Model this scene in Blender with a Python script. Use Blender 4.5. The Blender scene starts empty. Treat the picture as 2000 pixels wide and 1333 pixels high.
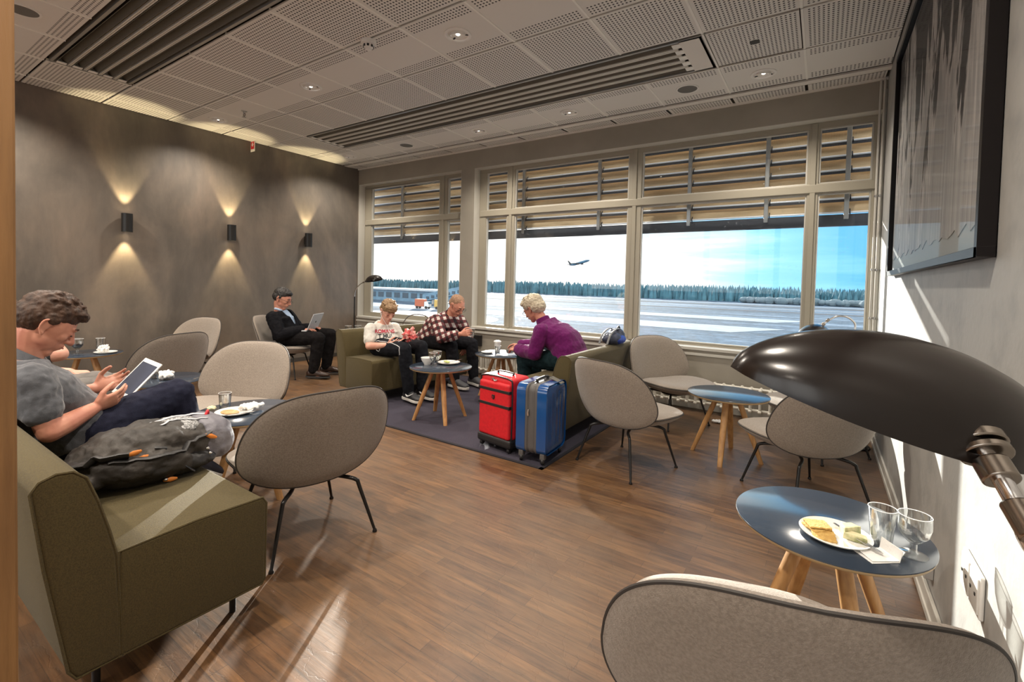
import bpy, bmesh, math, random
from mathutils import Vector, Matrix, Euler
from mathutils.bvhtree import BVHTree
from mathutils import noise as mnoise

random.seed(7)
COL = bpy.context.scene.collection
PI = math.pi
V = Vector

# ------------------------------------------------------------------ materials
MATS = {}

def _nt(name):
    m = bpy.data.materials.new(name)
    m.use_nodes = True
    nt = m.node_tree
    b = nt.nodes['Principled BSDF']
    return m, nt, b

def N(nt, kind, **kw):
    n = nt.nodes.new(kind)
    for k, v in kw.items():
        if k.startswith('i_'):
            n.inputs[k[2:].replace('_', ' ')].default_value = v
        else:
            setattr(n, k, v)
    return n

def L(nt, a, b):
    nt.links.new(a, b)

def mat(name, col, rough=0.5, metal=0.0, col2=None, scale=6.0, detail=4.0, bump=0.0, bscale=None,
        spec=0.5, stretch=(1, 1, 1), lo=0.35, hi=0.65, sheen=0.0, coat=0.0, rvar=0.0):
    """Principled material with an optional second colour mixed in by noise and an optional noise bump."""
    if name in MATS:
        return MATS[name]
    m, nt, b = _nt(name)
    b.inputs['Base Color'].default_value = (*col, 1)
    b.inputs['Roughness'].default_value = rough
    b.inputs['Metallic'].default_value = metal
    b.inputs['Specular IOR Level'].default_value = spec
    if sheen:
        b.inputs['Sheen Weight'].default_value = sheen
    if coat:
        b.inputs['Coat Weight'].default_value = coat
        b.inputs['Coat Roughness'].default_value = 0.12
    tc = N(nt, 'ShaderNodeTexCoord')
    mp = N(nt, 'ShaderNodeMapping')
    mp.inputs['Scale'].default_value = stretch
    L(nt, tc.outputs['Object'], mp.inputs['Vector'])
    if col2 is not None or rvar:
        nz = N(nt, 'ShaderNodeTexNoise', i_Scale=scale, i_Detail=detail)
        L(nt, mp.outputs['Vector'], nz.inputs['Vector'])
        rp = N(nt, 'ShaderNodeValToRGB')
        rp.color_ramp.elements[0].position = lo
        rp.color_ramp.elements[1].position = hi
        L(nt, nz.outputs['Fac'], rp.inputs['Fac'])
        if col2 is not None:
            rp.color_ramp.elements[0].color = (*col, 1)
            rp.color_ramp.elements[1].color = (*col2, 1)
            L(nt, rp.outputs['Color'], b.inputs['Base Color'])
        if rvar:
            mr = N(nt, 'ShaderNodeMapRange')
            mr.inputs['To Min'].default_value = rough - rvar
            mr.inputs['To Max'].default_value = rough + rvar
            L(nt, nz.outputs['Fac'], mr.inputs['Value'])
            L(nt, mr.outputs['Result'], b.inputs['Roughness'])
    if bump:
        nb = N(nt, 'ShaderNodeTexNoise', i_Scale=bscale or scale, i_Detail=3.0)
        L(nt, mp.outputs['Vector'], nb.inputs['Vector'])
        bp = N(nt, 'ShaderNodeBump', i_Strength=bump, i_Distance=0.01)
        L(nt, nb.outputs['Fac'], bp.inputs['Height'])
        L(nt, bp.outputs['Normal'], b.inputs['Normal'])
    MATS[name] = m
    return m

def glassy(name, tint=(1, 1, 1), base=0.03, edge=0.6, rough=0.02, film=0.0):
    """Thin clear pane or tumbler wall: see-through, with a reflection that grows towards grazing."""
    if name in MATS:
        return MATS[name]
    m = bpy.data.materials.new(name)
    m.use_nodes = True
    nt = m.node_tree
    nt.nodes.clear()
    out = N(nt, 'ShaderNodeOutputMaterial')
    tr = N(nt, 'ShaderNodeBsdfTransparent')
    tr.inputs['Color'].default_value = (*tint, 1)
    gl = N(nt, 'ShaderNodeBsdfGlossy')
    gl.inputs['Roughness'].default_value = rough
    lw = N(nt, 'ShaderNodeLayerWeight', i_Blend=0.35)
    mr = N(nt, 'ShaderNodeMapRange')
    mr.inputs['To Min'].default_value = base
    mr.inputs['To Max'].default_value = edge
    L(nt, lw.outputs['Facing'], mr.inputs['Value'])
    mx = N(nt, 'ShaderNodeMixShader')
    L(nt, mr.outputs['Result'], mx.inputs['Fac'])
    L(nt, tr.outputs[0], mx.inputs[1])
    L(nt, gl.outputs[0], mx.inputs[2])
    last = mx
    if film:
        tc = N(nt, 'ShaderNodeTexCoord')
        nz = N(nt, 'ShaderNodeTexNoise', i_Scale=38.0, i_Detail=5.0)
        L(nt, tc.outputs['Object'], nz.inputs['Vector'])
        rp = N(nt, 'ShaderNodeMapRange')
        rp.inputs['From Min'].default_value = 0.6
        rp.inputs['From Max'].default_value = 0.8
        rp.inputs['To Max'].default_value = film
        L(nt, nz.outputs['Fac'], rp.inputs['Value'])
        df = N(nt, 'ShaderNodeBsdfDiffuse')
        df.inputs['Color'].default_value = (0.8, 0.85, 0.9, 1)
        m2 = N(nt, 'ShaderNodeMixShader')
        L(nt, rp.outputs['Result'], m2.inputs['Fac'])
        L(nt, mx.outputs[0], m2.inputs[1])
        L(nt, df.outputs[0], m2.inputs[2])
        last = m2
    L(nt, last.outputs[0], out.inputs['Surface'])
    MATS[name] = m
    return m

def emit(name, col, strength):
    if name in MATS:
        return MATS[name]
    m, nt, b = _nt(name)
    b.inputs['Base Color'].default_value = (*col, 1)
    b.inputs['Emission Color'].default_value = (*col, 1)
    b.inputs['Emission Strength'].default_value = strength
    MATS[name] = m
    return m

# ------------------------------------------------------------------ mesh helpers
def frame_of(d):
    d = V(d).normalized()
    a = V((0, 0, 1)) if abs(d.z) < 0.9 else V((1, 0, 0))
    u = d.cross(a).normalized()
    return u, d.cross(u).normalized(), d

def catmull(pts, k=6):
    pts = [V(p) for p in pts]
    out = []
    n = len(pts)
    for i in range(n - 1):
        p0, p1, p2, p3 = pts[max(i - 1, 0)], pts[i], pts[i + 1], pts[min(i + 2, n - 1)]
        for j in range(k):
            t = j / k
            out.append(0.5 * ((2 * p1) + (p2 - p0) * t + (2 * p0 - 5 * p1 + 4 * p2 - p3) * t * t
                              + (3 * p1 - p0 - 3 * p2 + p3) * t ** 3))
    out.append(pts[-1])
    return out

def lerp_list(vals, k):
    out = []
    for i in range(len(vals) - 1):
        for j in range(k):
            out.append(vals[i] + (vals[i + 1] - vals[i]) * j / k)
    out.append(vals[-1])
    return out

class MB:
    def __init__(s):
        s.v, s.f, s.m = [], [], []
        s.mi = 0

    def add(s, vs, fs):
        o = len(s.v)
        s.v += [tuple(p) for p in vs]
        for f in fs:
            s.f.append([i + o for i in f])
            s.m.append(s.mi)
        return s

    def box(s, x0, x1, y0, y1, z0, z1):
        vs = [(x, y, z) for x in (x0, x1) for y in (y0, y1) for z in (z0, z1)]
        return s.add(vs, [(0, 1, 3, 2), (4, 6, 7, 5), (0, 4, 5, 1), (2, 3, 7, 6), (0, 2, 6, 4), (1, 5, 7, 3)])

    def obox(s, c, half, R=None):
        R = R or Matrix.Identity(3)
        c = V(c)
        vs = [c + R @ V((x * half[0], y * half[1], z * half[2])) for x in (-1, 1) for y in (-1, 1) for z in (-1, 1)]
        return s.add(vs, [(0, 1, 3, 2), (4, 6, 7, 5), (0, 4, 5, 1), (2, 3, 7, 6), (0, 2, 6, 4), (1, 5, 7, 3)])

    def rings(s, rings, cap=True, closed=False):
        n = len(rings[0])
        vs = [p for r in rings for p in r]
        fs = []
        k = len(rings)
        for i in range(k if closed else k - 1):
            a, b = i * n, ((i + 1) % k) * n
            for j in range(n):
                j2 = (j + 1) % n
                fs.append((a + j, a + j2, b + j2, b + j))
        if cap and not closed:
            fs.append(list(range(n))[::-1])
            fs.append([(k - 1) * n + j for j in range(n)])
        return s.add(vs, fs)

    def tube(s, pts, r, n=12, cap=True, k=0, closed=False, flat=None, round_ends=False):
        pts = [V(p) for p in pts]
        rr = list(r) if isinstance(r, (list, tuple)) else [r] * len(pts)
        if k:
            pts = catmull(pts, k)
            rr = lerp_list(rr, k)
        m = len(pts)
        tang = []
        for i in range(m):
            if closed:
                t = pts[(i + 1) % m] - pts[i - 1]
            else:
                t = pts[min(i + 1, m - 1)] - pts[max(i - 1, 0)]
            tang.append(t.normalized() if t.length > 1e-9 else V((0, 0, 1)))
        u, w, _ = frame_of(tang[0])
        R = []
        if round_ends:
            pts = [pts[0] - tang[0] * rr[0] * q for q in (0.95, 0.7, 0.35)] + pts + [pts[-1] + tang[-1] * rr[-1] * q for q in (0.35, 0.7, 0.95)]
            rr = [rr[0] * q for q in (0.3, 0.71, 0.937)] + rr + [rr[-1] * q for q in (0.937, 0.71, 0.3)]
            tang = [tang[0]] * 3 + tang + [tang[-1]] * 3
            m = len(pts)
        for i in range(m):
            t = tang[i]
            u = (u - t * u.dot(t)).normalized()
            w = t.cross(u)
            ring = []
            for j in range(n):
                a = 2 * PI * j / n
                fu, fw = (flat or (1, 1))
                ring.append(pts[i] + u * math.cos(a) * rr[i] * fu + w * math.sin(a) * rr[i] * fw)
            R.append(ring)
        return s.rings(R, cap, closed)

    def lathe(s, prof, c=(0, 0, 0), n=32, cap=True, sx=1, sy=1):
        R = [[(c[0] + r * sx * math.cos(2 * PI * j / n), c[1] + r * sy * math.sin(2 * PI * j / n), c[2] + z) for j in range(n)] for r, z in prof]
        return s.rings(R, cap)

    def ell(s, c, r, R=None, nu=16, nv=12):
        R = R or Matrix.Identity(3)
        c = V(c)
        vs, fs = [], []
        for i in range(1, nv):
            t = PI * i / nv
            for j in range(nu):
                a = 2 * PI * j / nu
                vs.append(c + R @ V((r[0] * math.sin(t) * math.cos(a), r[1] * math.sin(t) * math.sin(a), r[2] * math.cos(t))))
        top = len(vs); vs.append(c + R @ V((0, 0, r[2])))
        bot = len(vs); vs.append(c - R @ V((0, 0, r[2])))
        for i in range(nv - 2):
            for j in range(nu):
                j2 = (j + 1) % nu
                fs.append((i * nu + j, (i + 1) * nu + j, (i + 1) * nu + j2, i * nu + j2))
        for j in range(nu):
            j2 = (j + 1) % nu
            fs.append((top, j, j2))
            fs.append((bot, (nv - 2) * nu + j2, (nv - 2) * nu + j))
        return s.add(vs, fs)

    def grid(s, fn, nu, nv):
        vs = [fn(i / nu, j / nv) for i in range(nu + 1) for j in range(nv + 1)]
        fs = []
        for i in range(nu):
            for j in range(nv):
                a = i * (nv + 1) + j
                fs.append((a, a + nv + 1, a + nv + 2, a + 1))
        return s.add(vs, fs)

    def prism(s, poly, fn0, fn1):
        """poly is a list of 2-D points; fn0/fn1 lift one to each end face."""
        n = len(poly)
        vs = [fn0(*p) for p in poly] + [fn1(*p) for p in poly]
        fs = [list(range(n))[::-1], [n + i for i in range(n)]]
        for i in range(n):
            j = (i + 1) % n
            fs.append((i, j, n + j, n + i))
        return s.add(vs, fs)

    def build(s, name, mats, parent=None, smooth=False, bevel=0, bseg=2, sub=0, remesh=0, relax=3, disp=0, dscale=0.05,
              loc=None, rot=None, angle=35, solid=0):
        me = bpy.data.meshes.new(name)
        me.from_pydata([tuple(p) for p in s.v], [], s.f)
        mats = mats if isinstance(mats, (list, tuple)) else [mats]
        for m in mats:
            me.materials.append(m)
        if len(mats) > 1:
            me.polygons.foreach_set('material_index', s.m)
        bm = bmesh.new()
        bm.from_mesh(me)
        if not remesh:
            bmesh.ops.remove_doubles(bm, verts=bm.verts, dist=1e-6)
        bmesh.ops.recalc_face_normals(bm, faces=bm.faces)
        bm.to_mesh(me)
        bm.free()
        o = bpy.data.objects.new(name, me)
        COL.objects.link(o)
        if solid:
            md = o.modifiers.new('solid', 'SOLIDIFY'); md.thickness = solid; md.offset = 0
        if bevel:
            md = o.modifiers.new('bevel', 'BEVEL'); md.width = bevel; md.segments = bseg; md.limit_method = 'ANGLE'; md.angle_limit = math.radians(angle)
        if sub:
            md = o.modifiers.new('sub', 'SUBSURF'); md.levels = sub; md.render_levels = sub
        if remesh:
            md = o.modifiers.new('remesh', 'REMESH'); md.mode = 'VOXEL'; md.voxel_size = remesh
            md = o.modifiers.new('smooth', 'SMOOTH'); md.iterations = relax; md.factor = 0.5
        if disp:
            tx = bpy.data.textures.new(name + '_folds', 'CLOUDS'); tx.noise_scale = dscale
            md = o.modifiers.new('folds', 'DISPLACE'); md.texture = tx; md.strength = disp; md.mid_level = 0.5; md.texture_coords = 'LOCAL'
        if remesh or disp or solid:
            dg = bpy.context.evaluated_depsgraph_get()
            me2 = bpy.data.meshes.new_from_object(o.evaluated_get(dg))
            o.modifiers.clear()
            o.data = me2
            bpy.data.meshes.remove(me)
            me = me2
            me.name = name
        if smooth or remesh:
            me.polygons.foreach_set('use_smooth', [True] * len(me.polygons))
            if not remesh and not sub:
                try:
                    me.set_sharp_from_angle(angle=math.radians(50))
                except Exception:
                    pass
        if parent is not None:
            o.parent = parent
        if loc is not None:
            o.location = loc
        if rot is not None:
            o.rotation_euler = rot
        return o

def tag(o, label, cat, group=None, kind=None):
    o['label'] = label
    o['category'] = cat
    if group:
        o['group'] = group
    if kind:
        o['kind'] = kind
    return o

def thing(name, label, cat, loc=(0, 0, 0), rz=0.0, group=None):
    o = bpy.data.objects.new(name, None)
    o.empty_display_size = 0.05
    COL.objects.link(o)
    o.location = loc
    o.rotation_euler = (0, 0, rz)
    return tag(o, label, cat, group)

def struct(o):
    o['kind'] = 'structure'
    return o

def copy_tree(o, parent=None):
    c = o.copy()
    COL.objects.link(c)
    if parent is not None:
        c.parent = parent
    for ch in list(o.children):
        copy_tree(ch, c)
    return c

def dup(o, loc, rz, label, group=None):
    c = copy_tree(o)
    c.location = loc
    c.rotation_euler = (0, 0, rz)
    c['label'] = label
    if group:
        c['group'] = group
    return c

def spot(name, loc, target, power, col, size=1.2, blend=0.6, rad=0.03):
    d = bpy.data.lights.new(name, 'SPOT')
    d.energy = power; d.color = col; d.spot_size = size; d.spot_blend = blend; d.shadow_soft_size = rad
    o = bpy.data.objects.new(name, d)
    COL.objects.link(o)
    o.location = loc
    o.rotation_euler = (V(target) - V(loc)).to_track_quat('-Z', 'Y').to_euler()
    return o
# ------------------------------------------------------------------ room dimensions (metres)
XL, XR, YW, YB, ZC = -6.44, 0.395, 5.0, -3.6, 3.037
GX0, TILE = -2.577, 0.6                       # ceiling grid
GY = [2.317 - 0.597 * k for k in range(10, 0, -1)] + [2.317, 2.908, 3.493, 4.092, 4.691]

# ---- materials of the shell
def mat_floor():
    m, nt, b = _nt('oak_parquet')
    tc = N(nt, 'ShaderNodeTexCoord')
    br = N(nt, 'ShaderNodeTexBrick', offset=0.37, squash=1.0)
    br.inputs['Color1'].default_value = (0.142, 0.070, 0.027, 1)
    br.inputs['Color2'].default_value = (0.080, 0.037, 0.015, 1)
    br.inputs['Mortar'].default_value = (0.05, 0.024, 0.01, 1)
    br.inputs['Scale'].default_value = 1.0
    br.inputs['Mortar Size'].default_value = 0.0012
    br.inputs['Brick Width'].default_value = 0.46
    br.inputs['Row Height'].default_value = 0.056
    L(nt, tc.outputs['Object'], br.inputs['Vector'])
    mp = N(nt, 'ShaderNodeMapping'); mp.inputs['Scale'].default_value = (2.2, 26, 1)
    L(nt, tc.outputs['Object'], mp.inputs['Vector'])
    gr = N(nt, 'ShaderNodeTexNoise', i_Scale=2.0, i_Detail=7.0, i_Roughness=0.65)
    L(nt, mp.outputs['Vector'], gr.inputs['Vector'])
    mr = N(nt, 'ShaderNodeMapRange'); mr.inputs['From Min'].default_value = 0.3; mr.inputs['From Max'].default_value = 0.7
    mr.inputs['To Min'].default_value = 0.42; mr.inputs['To Max'].default_value = 1.65
    L(nt, gr.outputs['Fac'], mr.inputs['Value'])
    mx = N(nt, 'ShaderNodeMix', data_type='RGBA', blend_type='MULTIPLY'); mx.inputs[0].default_value = 1
    L(nt, br.outputs['Color'], mx.inputs[6]); L(nt, mr.outputs['Result'], mx.inputs[7])
    # worn, paler patches and dark scuffs
    wn = N(nt, 'ShaderNodeTexNoise', i_Scale=1.6, i_Detail=8.0, i_Roughness=0.7)
    L(nt, tc.outputs['Object'], wn.inputs['Vector'])
    wr = N(nt, 'ShaderNodeValToRGB'); wr.color_ramp.elements[0].position = 0.46; wr.color_ramp.elements[1].position = 0.7
    wr.color_ramp.elements[0].color = (0, 0, 0, 1); wr.color_ramp.elements[1].color = (0.55, 0.55, 0.55, 1)
    L(nt, wn.outputs['Fac'], wr.inputs['Fac'])
    m2 = N(nt, 'ShaderNodeMix', data_type='RGBA'); m2.inputs[7].default_value = (0.145, 0.095, 0.058, 1)
    L(nt, wr.outputs['Color'], m2.inputs[0]); L(nt, mx.outputs[2], m2.inputs[6])
    # scratches
    sc = N(nt, 'ShaderNodeTexVoronoi', feature='DISTANCE_TO_EDGE', i_Scale=9.0)
    sw = N(nt, 'ShaderNodeTexNoise', i_Scale=5.0, i_Detail=6.0)
    L(nt, tc.outputs['Object'], sw.inputs['Vector'])
    mv = N(nt, 'ShaderNodeMix', data_type='RGBA'); mv.inputs[0].default_value = 0.22
    L(nt, tc.outputs['Object'], mv.inputs[6]); L(nt, sw.outputs['Color'], mv.inputs[7]); L(nt, mv.outputs[2], sc.inputs['Vector'])
    sr = N(nt, 'ShaderNodeMapRange'); sr.inputs['From Max'].default_value = 0.02; sr.inputs['To Min'].default_value = 0.62; sr.inputs['To Max'].default_value = 1.0
    L(nt, sc.outputs['Distance'], sr.inputs['Value'])
    m3 = N(nt, 'ShaderNodeMix', data_type='RGBA', blend_type='MULTIPLY')
    L(nt, wr.outputs['Color'], m3.inputs[0]); L(nt, m2.outputs[2], m3.inputs[6]); L(nt, sr.outputs['Result'], m3.inputs[7])
    L(nt, m3.outputs[2], b.inputs['Base Color'])
    rr = N(nt, 'ShaderNodeMapRange'); rr.inputs['To Min'].default_value = 0.28; rr.inputs['To Max'].default_value = 0.56
    L(nt, wn.outputs['Fac'], rr.inputs['Value']); L(nt, rr.outputs['Result'], b.inputs['Roughness'])
    bp = N(nt, 'ShaderNodeBump', i_Strength=0.22, i_Distance=0.004)
    ad = N(nt, 'ShaderNodeMath', operation='ADD'); L(nt, gr.outputs['Fac'], ad.inputs[0]); L(nt, sr.outputs['Result'], ad.inputs[1])
    L(nt, ad.outputs[0], bp.inputs['Height']); L(nt, bp.outputs['Normal'], b.inputs['Normal'])
    b.inputs['Coat Weight'].default_value = 0.5; b.inputs['Coat Roughness'].default_value = 0.45
    return m

def mat_tile(name, banded):
    """White metal ceiling tile with round perforations; banded tiles keep a blank strip down the middle."""
    m, nt, b = _nt(name)
    b.inputs['Roughness'].default_value = 0.55
    tc = N(nt, 'ShaderNodeTexCoord')
    uv = N(nt, 'ShaderNodeSeparateXYZ'); L(nt, tc.outputs['UV'], uv.inputs[0])
    def mth(op, a, bb=None):
        n = N(nt, 'ShaderNodeMath', operation=op)
        for i, q in enumerate((a, bb)):
            if q is None: continue
            if isinstance(q, (int, float)): n.inputs[i].default_value = q
            else: L(nt, q, n.inputs[i])
        return n.outputs[0]
    cells = 23.0
    def cell(o):
        return mth('SUBTRACT', mth('FRACT', mth('MULTIPLY', o, cells)), 0.5)
    cu, cv = cell(uv.outputs['X']), cell(uv.outputs['Y'])
    d = mth('SQRT', mth('ADD', mth('MULTIPLY', cu, cu), mth('MULTIPLY', cv, cv)))
    dot = mth('LESS_THAN', d, 0.27)
    def inside(o, a, c):
        return mth('MULTIPLY', mth('GREATER_THAN', o, a), mth('LESS_THAN', o, c))
    mask = mth('MULTIPLY', inside(uv.outputs['X'], 1.0 / cells, 22.0 / cells), inside(uv.outputs['Y'], 1.0 / cells, 22.0 / cells))
    if banded:
        blank = inside(uv.outputs['Y'], 5.0 / cells, 18.0 / cells)
        mask = mth('MULTIPLY', mask, mth('SUBTRACT', 1.0, blank))
    fac = mth('MULTIPLY', dot, mask)
    mx = N(nt, 'ShaderNodeMix', data_type='RGBA')
    mx.inputs[6].default_value = (0.76, 0.735, 0.69, 1); mx.inputs[7].default_value = (0.05, 0.045, 0.04, 1)
    L(nt, fac, mx.inputs[0]); L(nt, mx.outputs[2], b.inputs['Base Color'])
    return m

M_FLOOR = mat_floor()
M_TILE, M_TILEB = mat_tile('perforated_tile', False), mat_tile('perforated_tile_banded', True)
M_TILEP = mat('plain_tile', (0.78, 0.74, 0.68), 0.55)
M_TBAR = mat('ceiling_rail', (0.88, 0.86, 0.8), 0.4)
M_GAP = mat('ceiling_gap', (0.09, 0.08, 0.065), 0.8)
M_WALL = mat('painted_wall', (0.345, 0.315, 0.265), 0.6, col2=(0.30, 0.275, 0.23), scale=2.5, bump=0.05, bscale=60)
M_WHITE = mat('white_wall', (0.375, 0.37, 0.352), 0.55, col2=(0.30, 0.298, 0.288), scale=9, detail=8, bump=0.12, bscale=45, lo=0.45, hi=0.72)
M_TRIM = mat('white_trim', (0.55, 0.53, 0.48), 0.45)
M_FRAME = mat('window_frame_paint', (0.34, 0.31, 0.245), 0.4)
M_SEAL = mat('window_seal', (0.03, 0.03, 0.035), 0.5)
M_PANE = glassy('window_glass', (0.97, 0.99, 1.0), 0.015, 0.5, 0.0, film=0.10)
M_DARKM = mat('dark_metal', (0.02, 0.02, 0.022), 0.35, metal=0.6)
M_BLACK = mat('black_plastic', (0.012, 0.012, 0.013), 0.35)
M_CHROME = mat('chrome', (0.75, 0.75, 0.76), 0.16, metal=1.0)
M_STEEL = mat('brushed_steel', (0.5, 0.49, 0.47), 0.35, metal=1.0)

def mat_plaster():
    m, nt, b = _nt('dark_plaster')
    tc = N(nt, 'ShaderNodeTexCoord')
    n1 = N(nt, 'ShaderNodeTexNoise', i_Scale=0.9, i_Detail=6.0, i_Roughness=0.6, i_Distortion=0.4)
    mp = N(nt, 'ShaderNodeMapping'); mp.inputs['Scale'].default_value = (1, 1.6, 0.9)
    L(nt, tc.outputs['Object'], mp.inputs['Vector']); L(nt, mp.outputs['Vector'], n1.inputs['Vector'])
    rp = N(nt, 'ShaderNodeValToRGB')
    e = rp.color_ramp.elements
    e[0].position = 0.3; e[0].color = (0.085, 0.074, 0.064, 1)
    e[1].position = 0.72; e[1].color = (0.225, 0.175, 0.135, 1)
    k = e.new(0.5); k.color = (0.140, 0.118, 0.098, 1)
    L(nt, n1.outputs['Fac'], rp.inputs['Fac'])
    mp2 = N(nt, 'ShaderNodeMapping'); mp2.inputs['Scale'].default_value = (1, 2.6, 0.7)
    L(nt, tc.outputs['Object'], mp2.inputs['Vector'])
    n2 = N(nt, 'ShaderNodeTexNoise', i_Scale=1.1, i_Detail=7.0, i_Roughness=0.7)
    L(nt, mp2.outputs['Vector'], n2.inputs['Vector'])
    mr = N(nt, 'ShaderNodeMapRange'); mr.inputs['From Min'].default_value = 0.3; mr.inputs['From Max'].default_value = 0.7
    mr.inputs['To Min'].default_value = 0.8; mr.inputs['To Max'].default_value = 1.18
    L(nt, n2.outputs['Fac'], mr.inputs['Value'])
    mx = N(nt, 'ShaderNodeMix', data_type='RGBA', blend_type='MULTIPLY'); mx.inputs[0].default_value = 1
    L(nt, rp.outputs['Color'], mx.inputs[6]); L(nt, mr.outputs['Result'], mx.inputs[7])
    L(nt, mx.outputs[2], b.inputs['Base Color'])
    b.inputs['Roughness'].default_value = 0.42
    bp = N(nt, 'ShaderNodeBump', i_Strength=0.12, i_Distance=0.02)
    L(nt, n1.outputs['Fac'], bp.inputs['Height']); L(nt, bp.outputs['Normal'], b.inputs['Normal'])
    return m
M_PLASTER = mat_plaster()
M_POST = mat('oak_post', (0.235, 0.120, 0.043), 0.5, col2=(0.16, 0.078, 0.027), scale=5, detail=8, stretch=(8, 8, 0.7), bump=0.1, bscale=20)

# ---- floor and walls
struct(MB().box(XL - 0.2, XR + 0.2, YB - 0.2, YW + 0.25, -0.12, 0.0).build('floor', M_FLOOR))
struct(MB().box(XL - 0.2, XL, YB - 0.2, YW, 0.0, ZC + 0.2).build('wall_left', M_PLASTER))
struct(MB().box(XR, XR + 0.2, YB - 0.2, YW, 0.0, ZC + 0.2).build('wall_right', M_WHITE))
wb_ = MB()  # unseen back wall; its wide opening is added to let fill daylight in
wb_.box(XL, XR, YB - 0.2, YB, 0.0, 0.35); wb_.box(XL, XR, YB - 0.2, YB, 2.85, ZC + 0.2)
for q in (XL, -4.6, -2.85, -1.1, XR - 0.12):
    wb_.box(q, q + 0.12, YB - 0.2, YB, 0.35, 2.85)
struct(wb_.build('wall_back', M_WALL))
Z0, Z1 = 0.628, 2.785
OP = [(-6.425, -4.24), (-4.008, 0.374)]
w = MB()
w.box(XL - 0.2, XR + 0.2, YW, YW + 0.2, 0.0, Z0)
w.box(XL - 0.2, XR + 0.2, YW, YW + 0.2, Z1, ZC + 0.3)
w.box(XL - 0.2, OP[0][0], YW, YW + 0.2, Z0, Z1)
w.box(OP[0][1], OP[1][0], YW, YW + 0.2, Z0, Z1)
w.box(OP[1][1], XR + 0.2, YW, YW + 0.2, Z0, Z1)
struct(w.build('wall_front', M_WALL))
# reveal linings (the lighter painted inner faces of the openings) and sills
for k, (a, c) in enumerate(OP):
    r = MB()
    r.box(a, a + 0.004, YW + 0.0, YW + 0.12, Z0, Z1)
    r.box(c - 0.004, c, YW + 0.0, YW + 0.12, Z0, Z1)
    r.box(a, c, YW + 0.0, YW + 0.12, Z1 - 0.004, Z1)
    struct(r.build('trim_%d' % (k + 1), M_TRIM))
    struct(MB().box(a - 0.0, c + 0.0, YW - 0.022, YW + 0.13, Z0 - 0.028, Z0 + 0.004).build('trim_%d' % (k + 3), M_TRIM, bevel=0.004))
struct(MB().box(XL + 0.001, XR - 0.001, YW - 0.016, YW - 0.001, 0.545, 0.572).build('trim_5', M_TRIM, bevel=0.003))
struct(MB().box(XL + 0.02, XR - 0.02, YW - 0.022, YW - 0.001, 0.001, 0.072).build('baseboard_front', M_TRIM, bevel=0.004))
b_ = MB(); b_.box(XR - 0.014, XR - 0.001, -1.5, YW - 0.03, 0.001, 0.085); b_.box(XR - 0.020, XR - 0.001, -1.5, YW - 0.03, 0.001, 0.030)
struct(b_.build('baseboard_right', M_TRIM, bevel=0.003))
struct(MB().box(XL + 0.001, XL + 0.016, YB, YW - 0.03, 0.001, 0.06).build('baseboard_left', mat('dark_skirting', (0.05, 0.045, 0.04), 0.5)))
# corner moulding strip between window wall and right wall
struct(MB().box(XR - 0.022, XR - 0.001, YW - 0.02, YW - 0.001, 0.09, ZC - 0.09).build('trim_6', M_TRIM, bevel=0.004))
# oak edge of the partition beside the camera
struct(MB().box(-1.29, -1.17, -0.9, 0.199, 0.0, ZC).build('trim_7', M_POST, bevel=0.004))

# ---- windows
FY0, FY1 = YW + 0.12, YW + 0.19
def window(idx, x0, x1, cols, zt0, zt1, zb, zh):
    """cols: list of (left, right) glass edges; one transom between zt0 and zt1."""
    f = MB()
    f.box(x0, x1, FY0, FY1, Z0, zb - 0.012)
    f.box(x0, x1, FY0, FY1, zh + 0.012, Z1)
    xs = [x0] + [q for c in cols for q in c] + [x1]
    for i in range(0, len(xs), 2):
        lo = xs[i] if i == 0 else xs[i] + 0.012
        hi = xs[i + 1] if i + 2 >= len(xs) else xs[i + 1] - 0.012
        if i == 0: hi = xs[1] - 0.012
        f.box(lo, hi, FY0, FY1, zb - 0.012, zh + 0.012)
        if 0 < i < len(xs) - 2 and hi - lo > 0.06:
            mdl = (lo + hi) / 2
            f.box(mdl - 0.022, mdl + 0.022, FY0 - 0.014, FY0 + 0.001, Z0 + 0.01, Z1 - 0.01)
    f.box(x0 + 0.02, x1 - 0.02, FY0 - 0.016, FY1, zt0 + 0.02, zt1 - 0.02)
    f.box(x0 + 0.035, x1 - 0.035, FY0 - 0.004, FY1, zt0 + 0.012, zt1 - 0.012)
    o = struct(f.build('window_%d' % idx, M_FRAME, bevel=0.004))
    gp, bd = MB(), MB()
    for (a, c) in cols:
        for (lo, hi) in ((zb, zt0), (zt1, zh)):
            gp.box(a - 0.008, c + 0.008, FY0 + 0.034, FY0 + 0.037, lo - 0.008, hi + 0.008)
            t = 0.012
            for q in ((a - t, a, lo - t, hi + t), (c, c + t, lo - t, hi + t), (a, c, lo - t, lo), (a, c, hi, hi + t)):
                bd.box(q[0], q[1], FY0 + 0.012, FY0 + 0.045, q[2], q[3])
    gp.build('glass', M_PANE, o)
    bd.build('glazing_bead', mat('glazing_bead_paint', (0.52, 0.50, 0.45), 0.4), o, bevel=0.003)
    return o
window(1, OP[0][0] + 0.005, OP[0][1] - 0.005, [(-6.255, -4.765), (-4.59, -4.30)], 2.115, 2.232, 0.70, 2.722)
window(2, OP[1][0] + 0.005, OP[1][1] - 0.005, [(-3.88, -3.557), (-3.41, -1.89), (-1.715, -0.17), (-0.058, 0.314)], 2.12, 2.235, 0.668, 2.718)

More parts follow.
